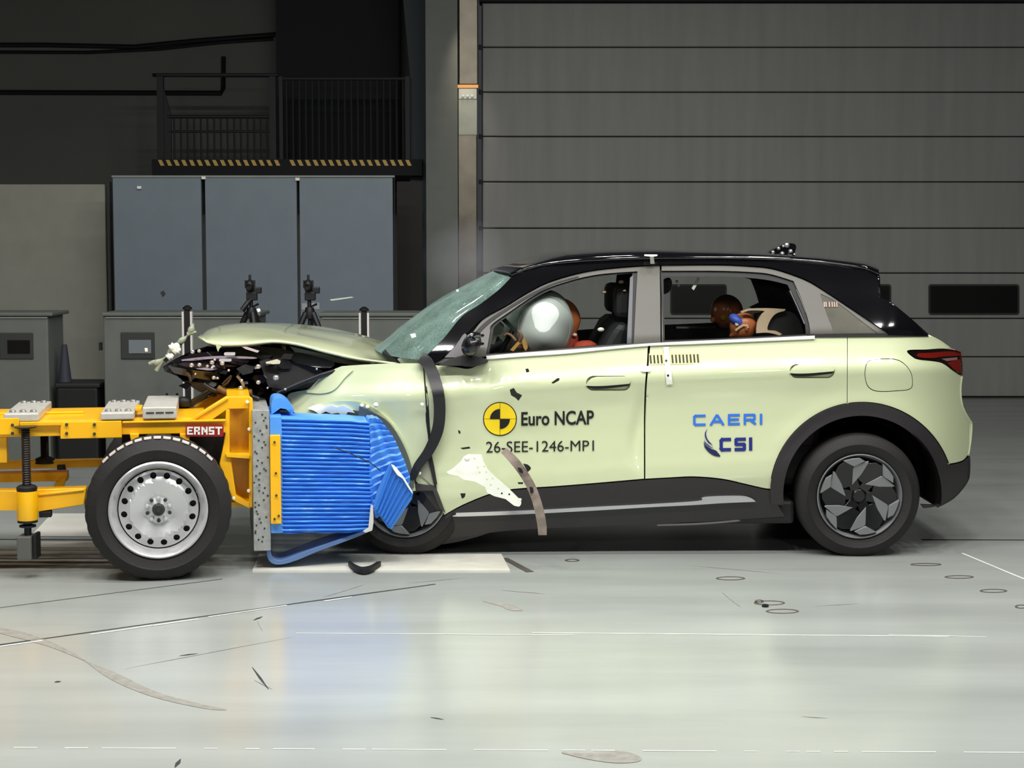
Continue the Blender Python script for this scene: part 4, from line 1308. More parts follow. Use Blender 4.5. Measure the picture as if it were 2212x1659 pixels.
plate('torn_bonnet_tip', [(466, 744), (478, 749), (474, 753), (471, 760), (468, 752)], PAINT, car, Y=0.15, thick=0.02)

# ---- front wing, buckled -----------------------------------------
wing = joined(curve([(738, 791), (800, 787), (870, 785), (913, 785)], 4), curve([(913, 785), (918, 850), (921, 900), (928, 980), (940, 1052)], 4), curve([(940, 1052), (905, 1046), (892, 1020), (880, 985), (850, 945), (812, 915), (768, 899), (700, 896), (660, 897)], 4),
              curve([(660, 897), (640, 893), (625, 880), (620, 864), (624, 851), (640, 846), (664, 841), (682, 826), (702, 807), (738, 791)], 4))
skin('front_wing', wing, PAINT, step=6, smooth=50)
skin('wing_crease', curve([(662, 842), (690, 842), (715, 838), (744, 812), (762, 800), (745, 816), (722, 842), (695, 850), (662, 848)], 3), PAINT, off=-0.012, thick=0.02, far=False, step=6)
lip = joined(curve([(676, 872), (735, 866), (790, 872), (838, 905), (872, 952), (890, 1010), (898, 1060)], 5), curve([(886, 1062), (878, 1015), (862, 964), (832, 922), (788, 892), (735, 884), (690, 890)], 5))
skin('wing_arch_lip', lip, PAINT, off=-0.016, thick=0.03, far=False, step=8)
skin('wheel_arch_liner', joined(curve([(776, 878), (832, 906), (864, 948), (886, 1000), (894, 1054)], 4), curve([(884, 1060), (874, 1010), (850, 962), (820, 922), (774, 898)], 4)), mat('grey_liner', (84, 92, 90), .5), off=-0.045, thick=0.02, far=False)
skin('torn_flange', [(664, 882), (676, 876), (690, 873), (700, 878), (716, 875), (728, 880), (742, 876), (756, 882), (766, 892), (752, 890), (744, 899), (730, 892), (716, 894), (704, 889), (690, 895), (680, 888)], BARE, off=-0.03, thick=0.012, far=False, step=6)
for x, y, r in ((782, 876, 4.5), (794, 879, 4.5), (812, 875, 5.5), (912, 874, 4.5), (906, 1022, 4)):
    blob('bright_fastener', W(x, y, CY(x, y) - 0.03), (r / 403, r / 403, r / 403), BARE, car, 10, 8)
skin('door_gap_shadow', curve([(917, 840), (922, 836), (926, 880), (929, 930), (932, 956), (926, 950), (920, 910)], 3), BLACK, off=-0.004, thick=0.01, far=False, step=None)
# the long rubber seal that has sprung off the pillar foot
sc_ = curve([(908, 772), (924, 786), (938, 818), (948, 860), (949, 904), (942, 940), (924, 978), (902, 1008), (890, 1036)], 6)
L, R = [], []
for i, p in enumerate(sc_):
    a, b = Vector(sc_[max(0, i - 1)]), Vector(sc_[min(len(sc_) - 1, i + 1)])
    t = (b - a).normalized()
    w = 12.5 if i < len(sc_) * .6 else 12.5 - 5 * (i / len(sc_) - .6) / .4
    L.append((p[0] - t.y * w, p[1] + t.x * w))
    R.append((p[0] + t.y * w, p[1] - t.x * w))
skin('sprung_seal', L + R[::-1], mat('black_seal_rubber', (24, 23, 27), .4), off=-0.05, thick=0.03, far=False, step=8)
# crushed wheelhouse and sill nose
skin('wheelhouse_plate', [(896, 1044), (940, 1050), (948, 1070), (962, 1108), (950, 1098), (935, 1060), (900, 1060)], mat('dark_grey_plate', (58, 56, 56), .5), off=-0.01, thick=0.03, far=False)
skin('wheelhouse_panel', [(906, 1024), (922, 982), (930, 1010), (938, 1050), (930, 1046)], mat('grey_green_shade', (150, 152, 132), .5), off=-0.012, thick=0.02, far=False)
skin('wheelhouse_strut', [(922, 980), (930, 972), (938, 1010), (944, 1046), (938, 1050)], BLACK, off=-0.02, thick=0.02, far=False)
skin('crushed_liner', [(884, 1020), (900, 1030), (900, 1048), (945, 1052), (965, 1110), (960, 1160), (935, 1150), (950, 1110), (915, 1064), (890, 1060)], CLAD, off=0.01, thick=0.05, far=False)
skin('crushed_sill_nose', curve([(940, 1110), (985, 1118), (1060, 1122), (1100, 1130), (1060, 1150), (1000, 1168), (955, 1176)], 4), CLAD, off=0.01, thick=0.1, far=False)

# ---- wheels -------------------------------------------------------
def car_wheel(cx, cy, Y, ang, steer=0.0, xref=None):
    c = W(cx, cy, Y if xref is None else xref)
    c.y = Y
    R = 0.338
    c.z = R - 0.004
    w = bpy.data.objects.new('wheel', None)
    COL.objects.link(w)
    w.location = c
    set_parent(w, car)
    U = Vector((math.cos(steer), math.sin(steer), 0)); N = Vector((-math.sin(steer), math.cos(steer), 0)); Z = Vector((0, 0, 1))
    if Y > YM:
        N = -N
    lathe('tyre', tyre_profile(R, 0.226, 0.225), c, U, Z, N, RUBBER, w, 64)
    lathe('rim', [(0.228, 0.006), (0.231, -0.001), (0.226, -0.003), (0.219, 0.006), (0.212, 0.03), (0.2, 0.06), (0.195, 0.2), (0.226, 0.21)], c, U, Z, N, RIMGREY, w, 64)
    lathe('brake_disc', [(0.03, 0.07), (0.15, 0.07), (0.15, 0.09), (0.03, 0.09)], c, U, Z, N, mat('dark_disc', (40, 38, 38), .4, metal=.6), w, 32)
    lathe('rim_back', [(0, 0.1), (0.2, 0.1), (0.2, 0.11), (0, 0.11)], c, U, Z, N, BLACK, w, 32)
    lathe('hub_cap', [(0, 0.008), (0.03, 0.008), (0.036, 0.014), (0.04, 0.03), (0, 0.05)], c, U, Z, N, RIMDARK, w, 24)
    def star(pts, depth, th, m, nm, k):
        a = math.radians(ang + 60 * k)
        ca, sa = math.cos(a), math.sin(a)
        out = []
        for x, y in pts:
            x, y = x / 293 * 0.219, y / 293 * 0.219
            out.append((x * ca - y * sa, x * sa + y * ca))
        plate(nm, out, m, w, mapf=lambda p, q: c + U * p + Z * (-q) + N * (depth + 0.018 * math.hypot(p, q) / -0.22), ext=N, thick=th, bevel=0.002)
    for k in range(6):
        star([(-55, -30), (-70, -70), (-100, -55), (-205, -70), (-215, -110), (-150, -225), (-95, -262), (-60, -268), (-40, -200), (10, -60)], 0.026, 0.03, RIMDARK, 'spoke', k)
        star([(-95, 5), (-205, -62), (-212, -80), (-192, -182), (-180, -176), (-130, -90)], 0.018, 0.02, RIMGREY, 'spoke_blade', k)
        star([(-286, -22), (-212, -68), (-204, -160), (-246, -136), (-268, -90), (-284, -40)], 0.008, 0.02, RIMGREY, 'rim_insert', k)
        a = math.radians(ang + 60 * k + 20)
        p = c + U * (0.034 * math.cos(a)) + Z * (0.034 * math.sin(a)) + N * 0.02
    return w
car_wheel(1857, 1067, 0.015, 0)
car_wheel(1857, 1067, 1.845, 0, xref=0.015)
car_wheel(874, 1074, 0.05, 18, math.radians(-4))
car_wheel(884, 1074, 1.80, 10, xref=0.05)
# ---- wheel housings, floor pan, axle -----------------------------
cw_ = W(1862, 1068, 0.1)
def housing(cx, cy, y0, y1, name):
    c = W(cx, cy, y0)
    prof = [(0.0, y1 - y0), (0.39, y1 - y0), (0.425, y1 - y0 - .04), (0.43, 0.0)]
    vs, fs = [], []
    n = 28
    for i in range(n + 1):
        f = math.radians(-8 + 196 * i / n)
        for r, y in prof:
            vs.append(c + Vector((r * math.cos(f), y, r * math.sin(f))))
    for i in range(n):
        for j in range(3):
            fs.append((i * 4 + j, i * 4 + j + 1, (i + 1) * 4 + j + 1, (i + 1) * 4 + j))
    return mesh_from(name, vs, fs, BLACK, car, 40)
housing(1862, 1068, 0.04, 0.42, 'wheel_housing')
mirror_copy(housing(1862, 1068, 0.04, 0.42, 'wheel_housing'), 'wheel_housing')
x0, x1 = W(1000, 1100, 0.5).x, W(1690, 1100, 0.5).x
box('floor_pan', x0, x1, 0.09, 2 * YM - 0.09, 0.17, 0.3, BLACK, car, 0.02)
box('rear_floor', x1, W(2040, 1000, .5).x, 0.44, 2 * YM - 0.44, 0.28, 0.42, BLACK, car, 0.02)
tube('rear_axle', [W(1857, 1067, 0.2) * 1.0, Vector((W(1857, 1067, 0.2).x, 1.66, W(1857, 1067, .2).z))], 0.05, BLACK, car, 10)
box('under_tray', W(700, 1150, .5).x, x0 + .05, 0.3, 1.6, 0.1, 0.22, BLACK, car, 0.02)
# ---- crushed engine bay -------------------------------------------
eb = joined([(352, 792), (380, 774), (420, 756), (448, 748)], curve([(470, 750), (540, 748), (590, 743), (650, 750), (700, 764), (764, 780), (840, 790)], 3), [(905, 790), (905, 900), (640, 900)], [(588, 900), (560, 872), (500, 858), (470, 862), (430, 842), (400, 826), (382, 812), (356, 802)])
def ebY(a, b):
    return 0.34 + 0.13 * noise.noise(Vector((a * .022, b * .03, 1.5))) + 0.06 * noise.noise(Vector((a * .07, b * .08, 4.5)))
ENG = mat('crumpled_black_plastic', (22, 20, 22), 0.3, coat=0.4)
plate('crushed_front_end', eb, ENG, car, Y=ebY, thick=1.0, step=9, smooth=30)
random.seed(21)
SHARD = mat('black_gloss_shard', (16, 14, 18), 0.1, coat=1)
def shard(name, pts, m, Y, tilt, th=0.012):
    cx = sum(p[0] for p in pts) / len(pts)
    cy = sum(p[1] for p in pts) / len(pts)
    return plate(name, pts, m, car, Y=lambda a, b: Y + (a - cx) * tilt[0] / 403 + (b - cy) * tilt[1] / 403, thick=th, step=8)
shard('headlamp_housing', curve([(370, 780), (420, 764), (480, 758), (520, 760), (508, 772), (440, 774), (380, 784)], 3), SHARD, 0.2, (0.3, -0.9), 0.03)
shard('headlamp_lens', curve([(372, 782), (440, 776), (500, 774), (540, 776), (520, 790), (460, 794), (400, 792)], 3), mat('smoky_lens', (40, 34, 40), .06, coat=1), 0.17, (0.2, -0.7), 0.03)
shard('grille_bar', curve([(372, 780), (420, 773), (475, 769), (545, 771), (548, 775), (475, 774), (420, 779)], 3), mat('smoky_chrome', (120, 108, 116), .2, metal=.7), 0.14, (0, -0.6), 0.02)
shard('grille_bar', curve([(372, 781), (400, 787), (450, 795), (470, 797), (448, 800), (398, 792)], 3), mat('smoky_chrome', (120, 108, 116), .2, metal=.7), 0.14, (0, -0.6), 0.02)
shard('bumper_beam', curve([(362, 790), (420, 800), (470, 806), (470, 822), (420, 816), (376, 806)], 3), ENG, 0.16, (0.1, 0.5), 0.2)
shard('wing_rail', curve([(470, 752), (560, 748), (640, 760), (720, 782), (700, 796), (610, 778), (520, 770)], 3), SHARD, 0.2, (0, -0.9), 0.04)
shard('suspension_tower', curve([(560, 780), (620, 774), (690, 792), (690, 826), (640, 842), (580, 836)], 3), ENG, 0.17, (0.15, -0.3), 0.14)
shard('radiator_frame', [(392, 822), (455, 828), (462, 858), (430, 846), (398, 826)], mat('dim_brown_core', (40, 34, 30), .6), 0.2, (0, 0.2), 0.1)
shard('wiring_tray', [(574, 782), (598, 776), (606, 780), (604, 786), (584, 787), (576, 788)], mat('pale_label', (196, 190, 166), .5), 0.11, (0, -0.2), 0.01)
shard('wing_rail_end', [(516, 745), (530, 748), (560, 758), (556, 762), (530, 754)], mat('dim_silver', (140, 126, 126), .3, metal=.6), 0.14, (0, -.4), 0.02)
for i in range(26):
    x, y = 400 + 250 * random.random(), 768 + 80 * random.random()
    s = 7 + 15 * random.random()
    n = random.randint(4, 6)
    a0 = random.random() * 6
    pts = [(x + s * (0.6 + .6 * random.random()) * math.cos(a0 + k * 6.283 / n), y + s * 0.6 * (0.6 + .6 * random.random()) * math.sin(a0 + k * 6.283 / n)) for k in range(n)]
    shard('engine_fragment', pts, random.choice((SHARD, SHARD, ENG, mat('dim_brown_core', (40, 34, 30)))), 0.12 + 0.1 * random.random(), (random.uniform(-.8, .8), random.uniform(-1.2, .3)), 0.02 + .03 * random.random())
for x, y, r in ((416, 760, 4.5), (430, 758, 4), (414, 789, 5), (431, 788, 4.5), (448, 791, 3.5), (458, 783, 5), (464, 777, 3), (480, 785, 5), (462, 816, 4.5), (470, 817, 3), (494, 800, 3), (522, 822, 3.5), (520, 838, 5), (558, 792, 5.5), (558, 826, 5), (596, 816, 6.5), (616, 841, 3), (578, 838, 2.5), (422, 808, 2.5), (684, 797, 2.5)):
    blob('glossy_cap', W(x, y, 0.09), (r / 403 * 1.1, r / 403, r / 403), mat('bright_cap', (230, 226, 226), .15, metal=.8), car, 10, 8)
for x0, y0, x1, y1 in ((484, 761, 508, 768), (473, 775, 500, 781)):
    shard('bright_housing_edge', rrect(x0, y0, x1, y1, 2.8, 3), mat('bright_cap', (230, 226, 226), .15, metal=.8), 0.1, (0.1, -.4), 0.02)
for pts, r, m in (([(480, 830), (492, 818), (500, 812), (492, 826), (478, 836)], .006, BROWNMETAL), ([(512, 812), (518, 818), (524, 828), (526, 836)], .009, mat('dull_pipe', (150, 138, 126), .4, metal=.3)), ([(402, 806), (410, 814), (412, 824)], .009, BROWNMETAL), ([(440, 830), (470, 846), (520, 850), (560, 862)], .014, HOSE), ([(600, 850), (640, 832), (690, 812), (730, 800)], .014, HOSE), ([(470, 838), (500, 852), (545, 848)], .02, mat('ochre_core', (110, 76, 24), .6))):
    tube('engine_pipe', [W(x, y, 0.13) for x, y in curve(pts, 4)], r, m, car, 8)
# ---- door mirror ---------------------------------------------------
mc = W(1022, 745, -0.05)
blob('mirror_housing', mc, (0.062, 0.1, 0.07), mat('scuffed_black_gloss', (14, 13, 15), 0.3, coat=0.3, bump=0.5, bscale=30), car, 24, 14, fn=lambda d, p: Vector((p.x + 0.25 * p.z - (0.02 if d.x > .5 else 0), p.y, p.z * (0.85 if d.z < 0 else 1))))
shard('mirror_sail', curve([(960, 772), (985, 745), (1004, 720), (1010, 740), (1004, 764), (985, 772)], 3), mat('grey_sail', (112, 108, 112), .4), 0.08, (0, -.3), 0.02)
shard('mirror_foot', curve([(945, 790), (975, 776), (1010, 768), (1048, 776), (1052, 784), (1020, 792), (995, 790)], 3), BLACK, 0.0, (0, -.3), 0.05)
for i in range(9):
    x, y = 1003 + 46 * random.random(), 718 + 32 * random.random()
    blob('mirror_fragment', W(x, y, -0.155 + .02 * random.random()), (.011, .008, .009), random.choice((SHARD, mat('bright_cap', (230, 226, 226)))), car, 7, 5, smooth=10)
# ---- roof fin and its small camera cluster ------------------------
ff = joined(curve([(1648, 554), (1662, 545), (1680, 534), (1700, 526), (1716, 527), (1720, 535), (1716, 550), (1722, 556)], 4), [(1648, 558)])
fin = plate('roof_fin', ff, BLACKGLOSS, car, Y=0.86, thick=0.12, smooth=40, bevel=0.012)
for x, y, r in ((1670, 545, 4), (1682, 537, 4), (1692, 532, 3), (1700, 530, 6), (1708, 543, 5), (1690, 548, 5), (1716, 550, 3), (1676, 552, 3), (1703, 552, 4)):
    blob('fin_stud', W(x, y, 0.85), (r / 380, r / 380, r / 380), mat('bright_cap', (230, 226, 226), .15, metal=.8), fin, 10, 8)
tp_ = plate('white_roof_mark', [(1392, 549), (1420, 549), (1420, 553), (1412, 554), (1414, 570), (1405, 570), (1404, 554), (1392, 553)], WHITE, car, Y=lambda a, b: (CY(a, b) - 0.03 if b > 556 else 0.16 + (556 - b) * .02), thick=0.003)  # small white mark at the roof edge

# ---- prints and stickers ------------------------------------------
CYo = lambda a, b: CY(a, b)
def sticker(name, out, m, lift, parent=None, step=12):
    return skin(name, out, m, off=-lift, thick=0.0015, far=False, step=step, parent=parent)
disc = sticker('round_target', arc(1080, 905, 36.5, 0, 354, 59), INK, 0.003)
for k in range(4):
    a0 = 90 * k
    sticker('target_quarter', [(1080 + 0.5 * (1 if k in (0, 3) else -1), 905 + .5 * (1 if k < 2 else -1))] + arc(1080, 905, 34.5, a0 + 0.8, a0 + 89.2, 14), YELLOWPRINT, 0.006, disc)
for a0 in (0, 180):
    sticker('target_sector', [(1080, 905)] + arc(1080, 905, 21.5, a0, a0 + 90, 12), INK, 0.009, disc)
text_mesh('lettering', 'Euro NCAP', [(1126, 890), (1283, 886), (1283, 917), (1126, 920)], INK, car, CYo, bold=0.022)
text_mesh('lettering', '26-SEE-1246-MP1', [(1050, 954), (1283, 951), (1283, 974), (1050, 978)], INK, car, CYo, bold=0.0)
# CAERI, wide block letters drawn stroke by stroke
def strokes(x, y, w, h, segs, m, t, slope=-0.02, shear=0.0):
    for s in segs:
        (ax, ay), (bx, by) = s
        a = Vector((x + ax * w - shear * (1 - ay) * 0, y + ay * h + slope * ax * w))
        b = Vector((x + bx * w, y + by * h + slope * bx * w))
        d = (b - a).normalized()
        n_ = Vector((-d.y, d.x)) * t / 2
        e = d * t * 0.45
        sticker('letter_stroke', [tuple(a - e + n_), tuple(b + e + n_), tuple(b + e - n_), tuple(a - e - n_)], m, 0.004, step=None)
LET = {'C': [((1, 0), (0.12, 0)), ((0, 0.12), (0, 0.88)), ((0.12, 1), (1, 1)), ((0.12, 0), (0, .12)), ((0, .88), (.12, 1))],
       'A': [((0, 1), (0.45, 0)), ((0.55, 0), (1, 1)), ((0.3, 0.68), (0.75, 0.68))],
       'E': [((0, 0), (0, 1)), ((0, 0), (1, 0)), ((0, 0.5), (0.9, 0.5)), ((0, 1), (1, 1))],
       'R': [((0, 0), (0, 1)), ((0, 0), (0.88, 0)), ((0.95, 0.1), (0.95, 0.45)), ((0.88, 0.56), (0, 0.56)), ((0.5, 0.56), (1, 1))],
       'I': [((0, 0), (0, 1))],
       'S': [((1, 0), (0.1, 0)), ((0, 0.08), (0, 0.42)), ((0.08, 0.5), (0.92, 0.5)), ((1, 0.58), (1, 0.92)), ((0.9, 1), (0, 1))]}
for ch, x, w, y in (('C', 1500, 22, 898.5), ('A', 1536, 26, 898), ('E', 1575, 21, 897), ('R', 1609, 22, 896.5), ('I', 1644, 1, 896)):
    strokes(x, y, w, 19, LET[ch], LETTERBLUE, 5.0)
for ch, x, w, y in (('C', 1558, 18, 949.5), ('S', 1590, 18, 949), ('I', 1621.5, 1, 948)):
    strokes(x, y, w, 22, LET[ch], LETTERNAVY, 7.0)
sticker('feather_mark', curve([(1528, 926), (1525, 936), (1528, 948), (1538, 960), (1540, 962), (1530, 956), (1523, 944), (1523, 934)], 3), LETTERNAVY, 0.004)
sticker('feather_mark', curve([(1521, 946), (1523, 954), (1534, 964), (1542, 968), (1530, 964), (1522, 956)], 3), LETTERNAVY, 0.004)
sticker('feather_mark', curve([(1520, 954), (1526, 963), (1538, 970), (1546, 973), (1551, 978), (1556, 986), (1542, 984), (1530, 976), (1522, 966)], 3), mat('dark_navy_print', (18, 26, 78), .45), 0.004)
sc = sticker('measuring_sticker', [(1402, 764), (1511, 762), (1511, 786), (1402, 788)], mat('pale_yellow_sticker', (234, 232, 158), .5), 0.003)
for i in range(14):
    if i in (4,):
        continue
    x = 1403 + 7.85 * i
    sticker('scale_tick', [(x, 767 - i * .15), (x + 3.6, 767 - i * .15), (x + 5.2, 785 - i * .15), (x + 1.6, 785 - i * .15)], INK, 0.006, sc, None)
wt = sticker('white_tape', [(1433, 750), (1444, 749), (1448, 786), (1453, 830), (1440, 831), (1436, 786)], WHITE, 0.010)
for x, y in ((1439, 779), (1443, 811)):
    sticker('tape_dot', arc(x, y, 2.6, 0, 324, 9), INK, 0.0125, wt, None)
for px in ((1800, 803), (1845, 801)):
    pass
skin('shoulder_glint', rrect(1384, 791, 1406, 803, 5), WHITE, off=-0.012, thick=0.012, far=False, step=None)  # white piece standing in for a lamp glint on the shoulder
# dark seam that runs along the slanting front frame
skin('frame_seam', joined(curve([(968, 770), (1012, 732), (1050, 694), (1096, 664), (1146, 634), (1196, 611), (1250, 596)], 5), curve([(1250, 599), (1198, 614), (1150, 638), (1100, 668), (1056, 699), (1018, 737), (976, 771)], 5)), BLACK, off=-0.004, thick=0.006, far=False, step=12)

skin('arch_gap_shade', [(588, 898), (606, 886), (622, 886), (640, 897), (700, 897), (765, 901), (815, 912), (812, 917), (760, 910), (690, 905), (600, 904)], BLACK, off=-0.035, thick=0.01, far=False, step=14)  # black plate painted in as the shade between wing and barrier

# ================================================================== INSIDE THE CAR
# far door trims, dashboard, seats: parts of the car
for o in (plate('door_trim', joined(curve([(1000, 790), (1220, 762), (1400, 748), (1745, 732)], 4), [(1745, 900), (1640, 1040), (1000, 1060)]), DARKTRIM, car, Y=0.13, thick=0.02),):
    mirror_copy(o, 'door_trim')
p = W(1460, 712, 1.73)
q = W(1545, 707, 1.73)
box('far_sill_strip', p.x, q.x, 1.70, 1.72, q.z - 0.006, q.z + 0.006, CHROME, car)
dash = plate('dashboard', curve([(930, 800), (960, 770), (1010, 762), (1050, 770), (1075, 790), (1075, 850), (960, 880)], 4), mat('dash_grey_green', (120, 124, 110), .6), car, Y=0.2, thick=1.4)
# steering wheel
sw = W(1090, 742, 0.5)
tilt = math.radians(28)
SU, SV = Vector((0, 1, 0)), Vector((math.sin(tilt), 0, math.cos(tilt)))
tube('steering_wheel', [sw + SU * (0.18 * math.cos(k * .2618)) + SV * (0.18 * math.sin(k * .2618)) for k in range(25)], 0.015, BLACK, car, 8)
tube('steering_column', [sw, sw + Vector((-0.3, 0, -0.12))], 0.03, BLACK, car, 8)
def seat(name, px, y0, y1, ztop, lean, m, headrest=True, hz=0.0):
    """front seat: cushion and raked backrest with headrest"""
    x = W(px, 800, 0.5).x
    e = bpy.data.objects.new(name, None)
    COL.objects.link(e)
    e.location = (x, (y0 + y1) / 2, 0.3)
    set_parent(e, car)
    vs = []
    prof = [(-0.12, 0.50), (-0.2, 0.58), (0.12 + lean, ztop - .05), (0.16 + lean, ztop), (0.24 + lean, ztop - .02), (0.06, 0.50)]
    n = len(prof)
    for y in (y0, y1):
        for a, b in prof:
            vs.append((x + a + .1, y, b))
    fs = [tuple(range(n)), tuple(reversed(range(n, 2 * n)))] + [(i, n + i, n + (i + 1) % n, (i + 1) % n) for i in range(n)]
    mesh_from('backrest', vs, fs, m, e, None, 0.04)
    box('cushion', x - 0.5, x + 0.0, y0, y1, 0.36, 0.56, m, e, 0.05)
    if headrest:
        cx, cz = x + 0.2 + lean + .1, ztop + 0.1
        box('headrest', cx - .05, cx + .05, (y0 + y1) / 2 - .13, (y0 + y1) / 2 + .13, cz - .09, cz + .09, m, e, 0.035)
    return e
FSEAT = mat('charcoal_seat_leather', (34, 36, 40), 0.55)
seat('front_seat', 1222, 0.25, 0.75, 1.27, 0.02, FSEAT)
seat('front_seat', 1222, 1.12, 1.62, 1.27, 0.02, mat('dim_far_seat', (70, 70, 76), .6))
box('rear_bench', W(1560, 800, .5).x, W(1760, 800, .5).x, 0.2, 1.66, 0.36, 0.6, mat('bench_black', (20, 20, 22), .7), car, 0.05)
vs = [(W(1690, 800, .6).x + a, y, b) for y in (0.22, 1.64) for a, b in ((0, .55), (.1, 1.02), (.22, 1.02), (.14, .55))]
mesh_from('rear_backrest', vs, [(0, 1, 2, 3), (7, 6, 5, 4), (0, 4, 5, 1), (1, 5, 6, 2), (2, 6, 7, 3), (3, 7, 4, 0)], mat('bench_black', (20, 20, 22)), car, None, 0.04)
plate('far_pillar_curtain', curve([(1620, 664), (1650, 650), (1700, 628), (1730, 640), (1740, 690), (1700, 690), (1640, 672)], 4), NAVY, car, Y=1.45, thick=0.05, step=14)
# small interior pieces high behind the rear glass, and a painted glass reflection
plate('grab_handle', curve([(1432, 606), (1446, 600), (1452, 612), (1446, 630), (1434, 636)], 3), BLACK, car, Y=0.35, thick=0.06)
for x, y in ((1462, 608), (1466, 617)):
    blob('roof_lamp_stud', W(x, y, 0.4), (.008, .008, .008), BARE, car, 8, 6)
plate('glass_glint', [(1494, 623), (1499, 627), (1513, 602), (1507, 599)], WHITE, car, Y=0.3, thick=0.01)  # white sliver standing in for a reflection on the side glass
for x, y, r, m in ((1298, 712, 5, BARE), (1304, 631, 4, CREAM), (1342, 609, 4, CREAM), (1349, 628, 2.5, CREAM)):
    blob('cabin_bright_clip', W(x, y, 0.36), (r * 1.5 / 390, .01, r / 390), m, car, 8, 6)

# the airbags, out of the steering wheel and the dashboard
ab = blob('driver_airbag', W(1174, 706, 0.44), (0.165, 0.3, 0.205), AIRBAG, car, 40, 26, fn=lambda d, p: p * (1 + 0.02 * math.sin(8 * d.z + 3 * d.y)) , rot=Matrix.Rotation(math.radians(12), 3, 'Y'))
ab2 = blob('airbag_fold', W(1132, 706, 0.58), (0.15, 0.26, 0.18), AIRBAG2, car, 32, 20)
tube('airbag_seam', [W(1174, 706, 0.44) + Matrix.Rotation(math.radians(12), 3, 'Y') @ Vector((0.167 * math.cos(f) * .86, -0.3 * .51, 0.207 * math.sin(f) * .86)) for f in [k * .2244 for k in range(29)]], 0.002, AIRBAG2, car, 5)
tube('airbag_tether', [W(x, y, 0.42) for x, y in ((1186, 627), (1202, 643), (1222, 668), (1229, 680))], 0.006, mat('tether_grey', (150, 152, 146), .6), car, 6)
plate('dash_side_panel', [(1054, 716), (1078, 692), (1088, 702), (1092, 716), (1074, 726), (1068, 744), (1056, 742)], mat('pale_dash_panel', (176, 180, 164), .6), car, Y=0.3, thick=0.05)
plate('pillar_inner_trim', [(1080, 690), (1090, 684), (1118, 716), (1110, 716)], mat('inner_pillar_blue', (30, 36, 44), .5), car, Y=0.24, thick=0.02)

# ================================================================== THE TEST DUMMIES
def skin_body(name, joints, bones, m, parent, roots=(0,)):
    me = bpy.data.meshes.new(name)
    me.from_pydata([j[0] for j in joints], bones, [])
    o = link(name, me, m, parent)
    sk = o.modifiers.new('skin', 'SKIN')
    sk.use_smooth_shade = True
    for i, j in enumerate(joints):
        d = me.skin_vertices[0].data[i]
        d.radius = (j[1], j[1])
        d.use_root = i in roots
    s = o.modifiers.new('sub', 'SUBSURF')
    s.levels = s.render_levels = 1
    return o
def head_fn(face=-1, s=1.0):
    def fn(d, p):
        x, y, z = p
        if d.x * face > 0:                                  # the face side
            f = d.x * face
            x += face * s * (0.020 * math.exp(-((d.z + 0.08) / .17) ** 2 - (d.y / .16) ** 2) * f)      # nose
            x -= face * s * (0.008 * math.exp(-((d.z - 0.12) / .1) ** 2 - ((abs(d.y) - .34) / .16) ** 2))    # eye hollows
            x -= face * s * 0.006 * math.exp(-((d.z + 0.42) / .05) ** 2 - (d.y / .35) ** 2)               # mouth line
            x += face * s * 0.010 * math.exp(-((d.z + 0.72) / .16) ** 2 - (d.y / .3) ** 2)               # chin
        if d.z < -0.3:
            y *= 1 - 0.25 * (-d.z - .3)
            if d.x * face < 0:
                x *= 1 - 0.35 * (-d.z - .3)
        return Vector((x, y, z))
    return fn
def ears(c, ry, m, parent, s=1.0):
    for k in (-1, 1):
        blob('ear', Vector(c) + Vector((0.012 * s, k * ry, -0.002)), (0.016 * s, 0.008 * s, 0.028 * s), m, parent, 10, 8)
def mark(parent, c, m, r=0.016):
    blob('face_mark', c, (r, r * .35, r), m, parent, 10, 8)

# driver: head against the airbag, hands flung off the wheel
hc = W(1216, 690, 0.52)
px_ = W(1290, 860, .5).x
dr = thing('person', (px_, 0.5, 0.45), 'brown-skinned adult test dummy in an orange suit, face pressed in the silver airbag', 'dummy')
bj = [((px_, .5, .62), .13), ((px_ - .06, .5, .78), .125), ((px_ - .16, .5, .95), .135), ((px_ - .2, .5, 1.02), .08), ((hc.x + .05, .51, hc.z - .1), .05), ((hc.x + .02, .52, hc.z - .05), .05),
      ((px_ - .18, .31, .98), .06), ((px_ - .36, .26, .82), .047), ((px_ - .5, .3, .98), .033), ((px_ - .18, .7, .98), .06), ((px_ - .36, .74, .84), .047), ((px_ - .5, .7, 1.0), .033),
      ((px_ - .1, .4, .6), .09), ((px_ - .45, .36, .64), .07), ((px_ - .75, .36, .4), .05), ((px_ - .1, .6, .6), .09), ((px_ - .45, .64, .64), .07), ((px_ - .75, .64, .4), .05)]
skin_body('body', bj, [(0, 1), (1, 2), (2, 3), (3, 4), (4, 5), (2, 6), (6, 7), (7, 8), (2, 9), (9, 10), (10, 11), (0, 12), (12, 13), (13, 14), (0, 15), (15, 16), (16, 17)], SHIRT, dr)
hd = blob('head', hc, (0.1, 0.078, 0.122), SKINDARK, dr, 30, 22, fn=head_fn(-1), rot=Matrix.Rotation(math.radians(-16), 3, 'Y'))
ears(hc, 0.079, SKINDARK, hd)
mark(hd, hc + Vector((0.035, -0.072, 0.025)), YELLOWMARK, 0.016)
blob('neck_bolt', hc + Vector((0.065, -0.06, -0.085)), (.014, .012, .01), BARE, hd, 8, 6)
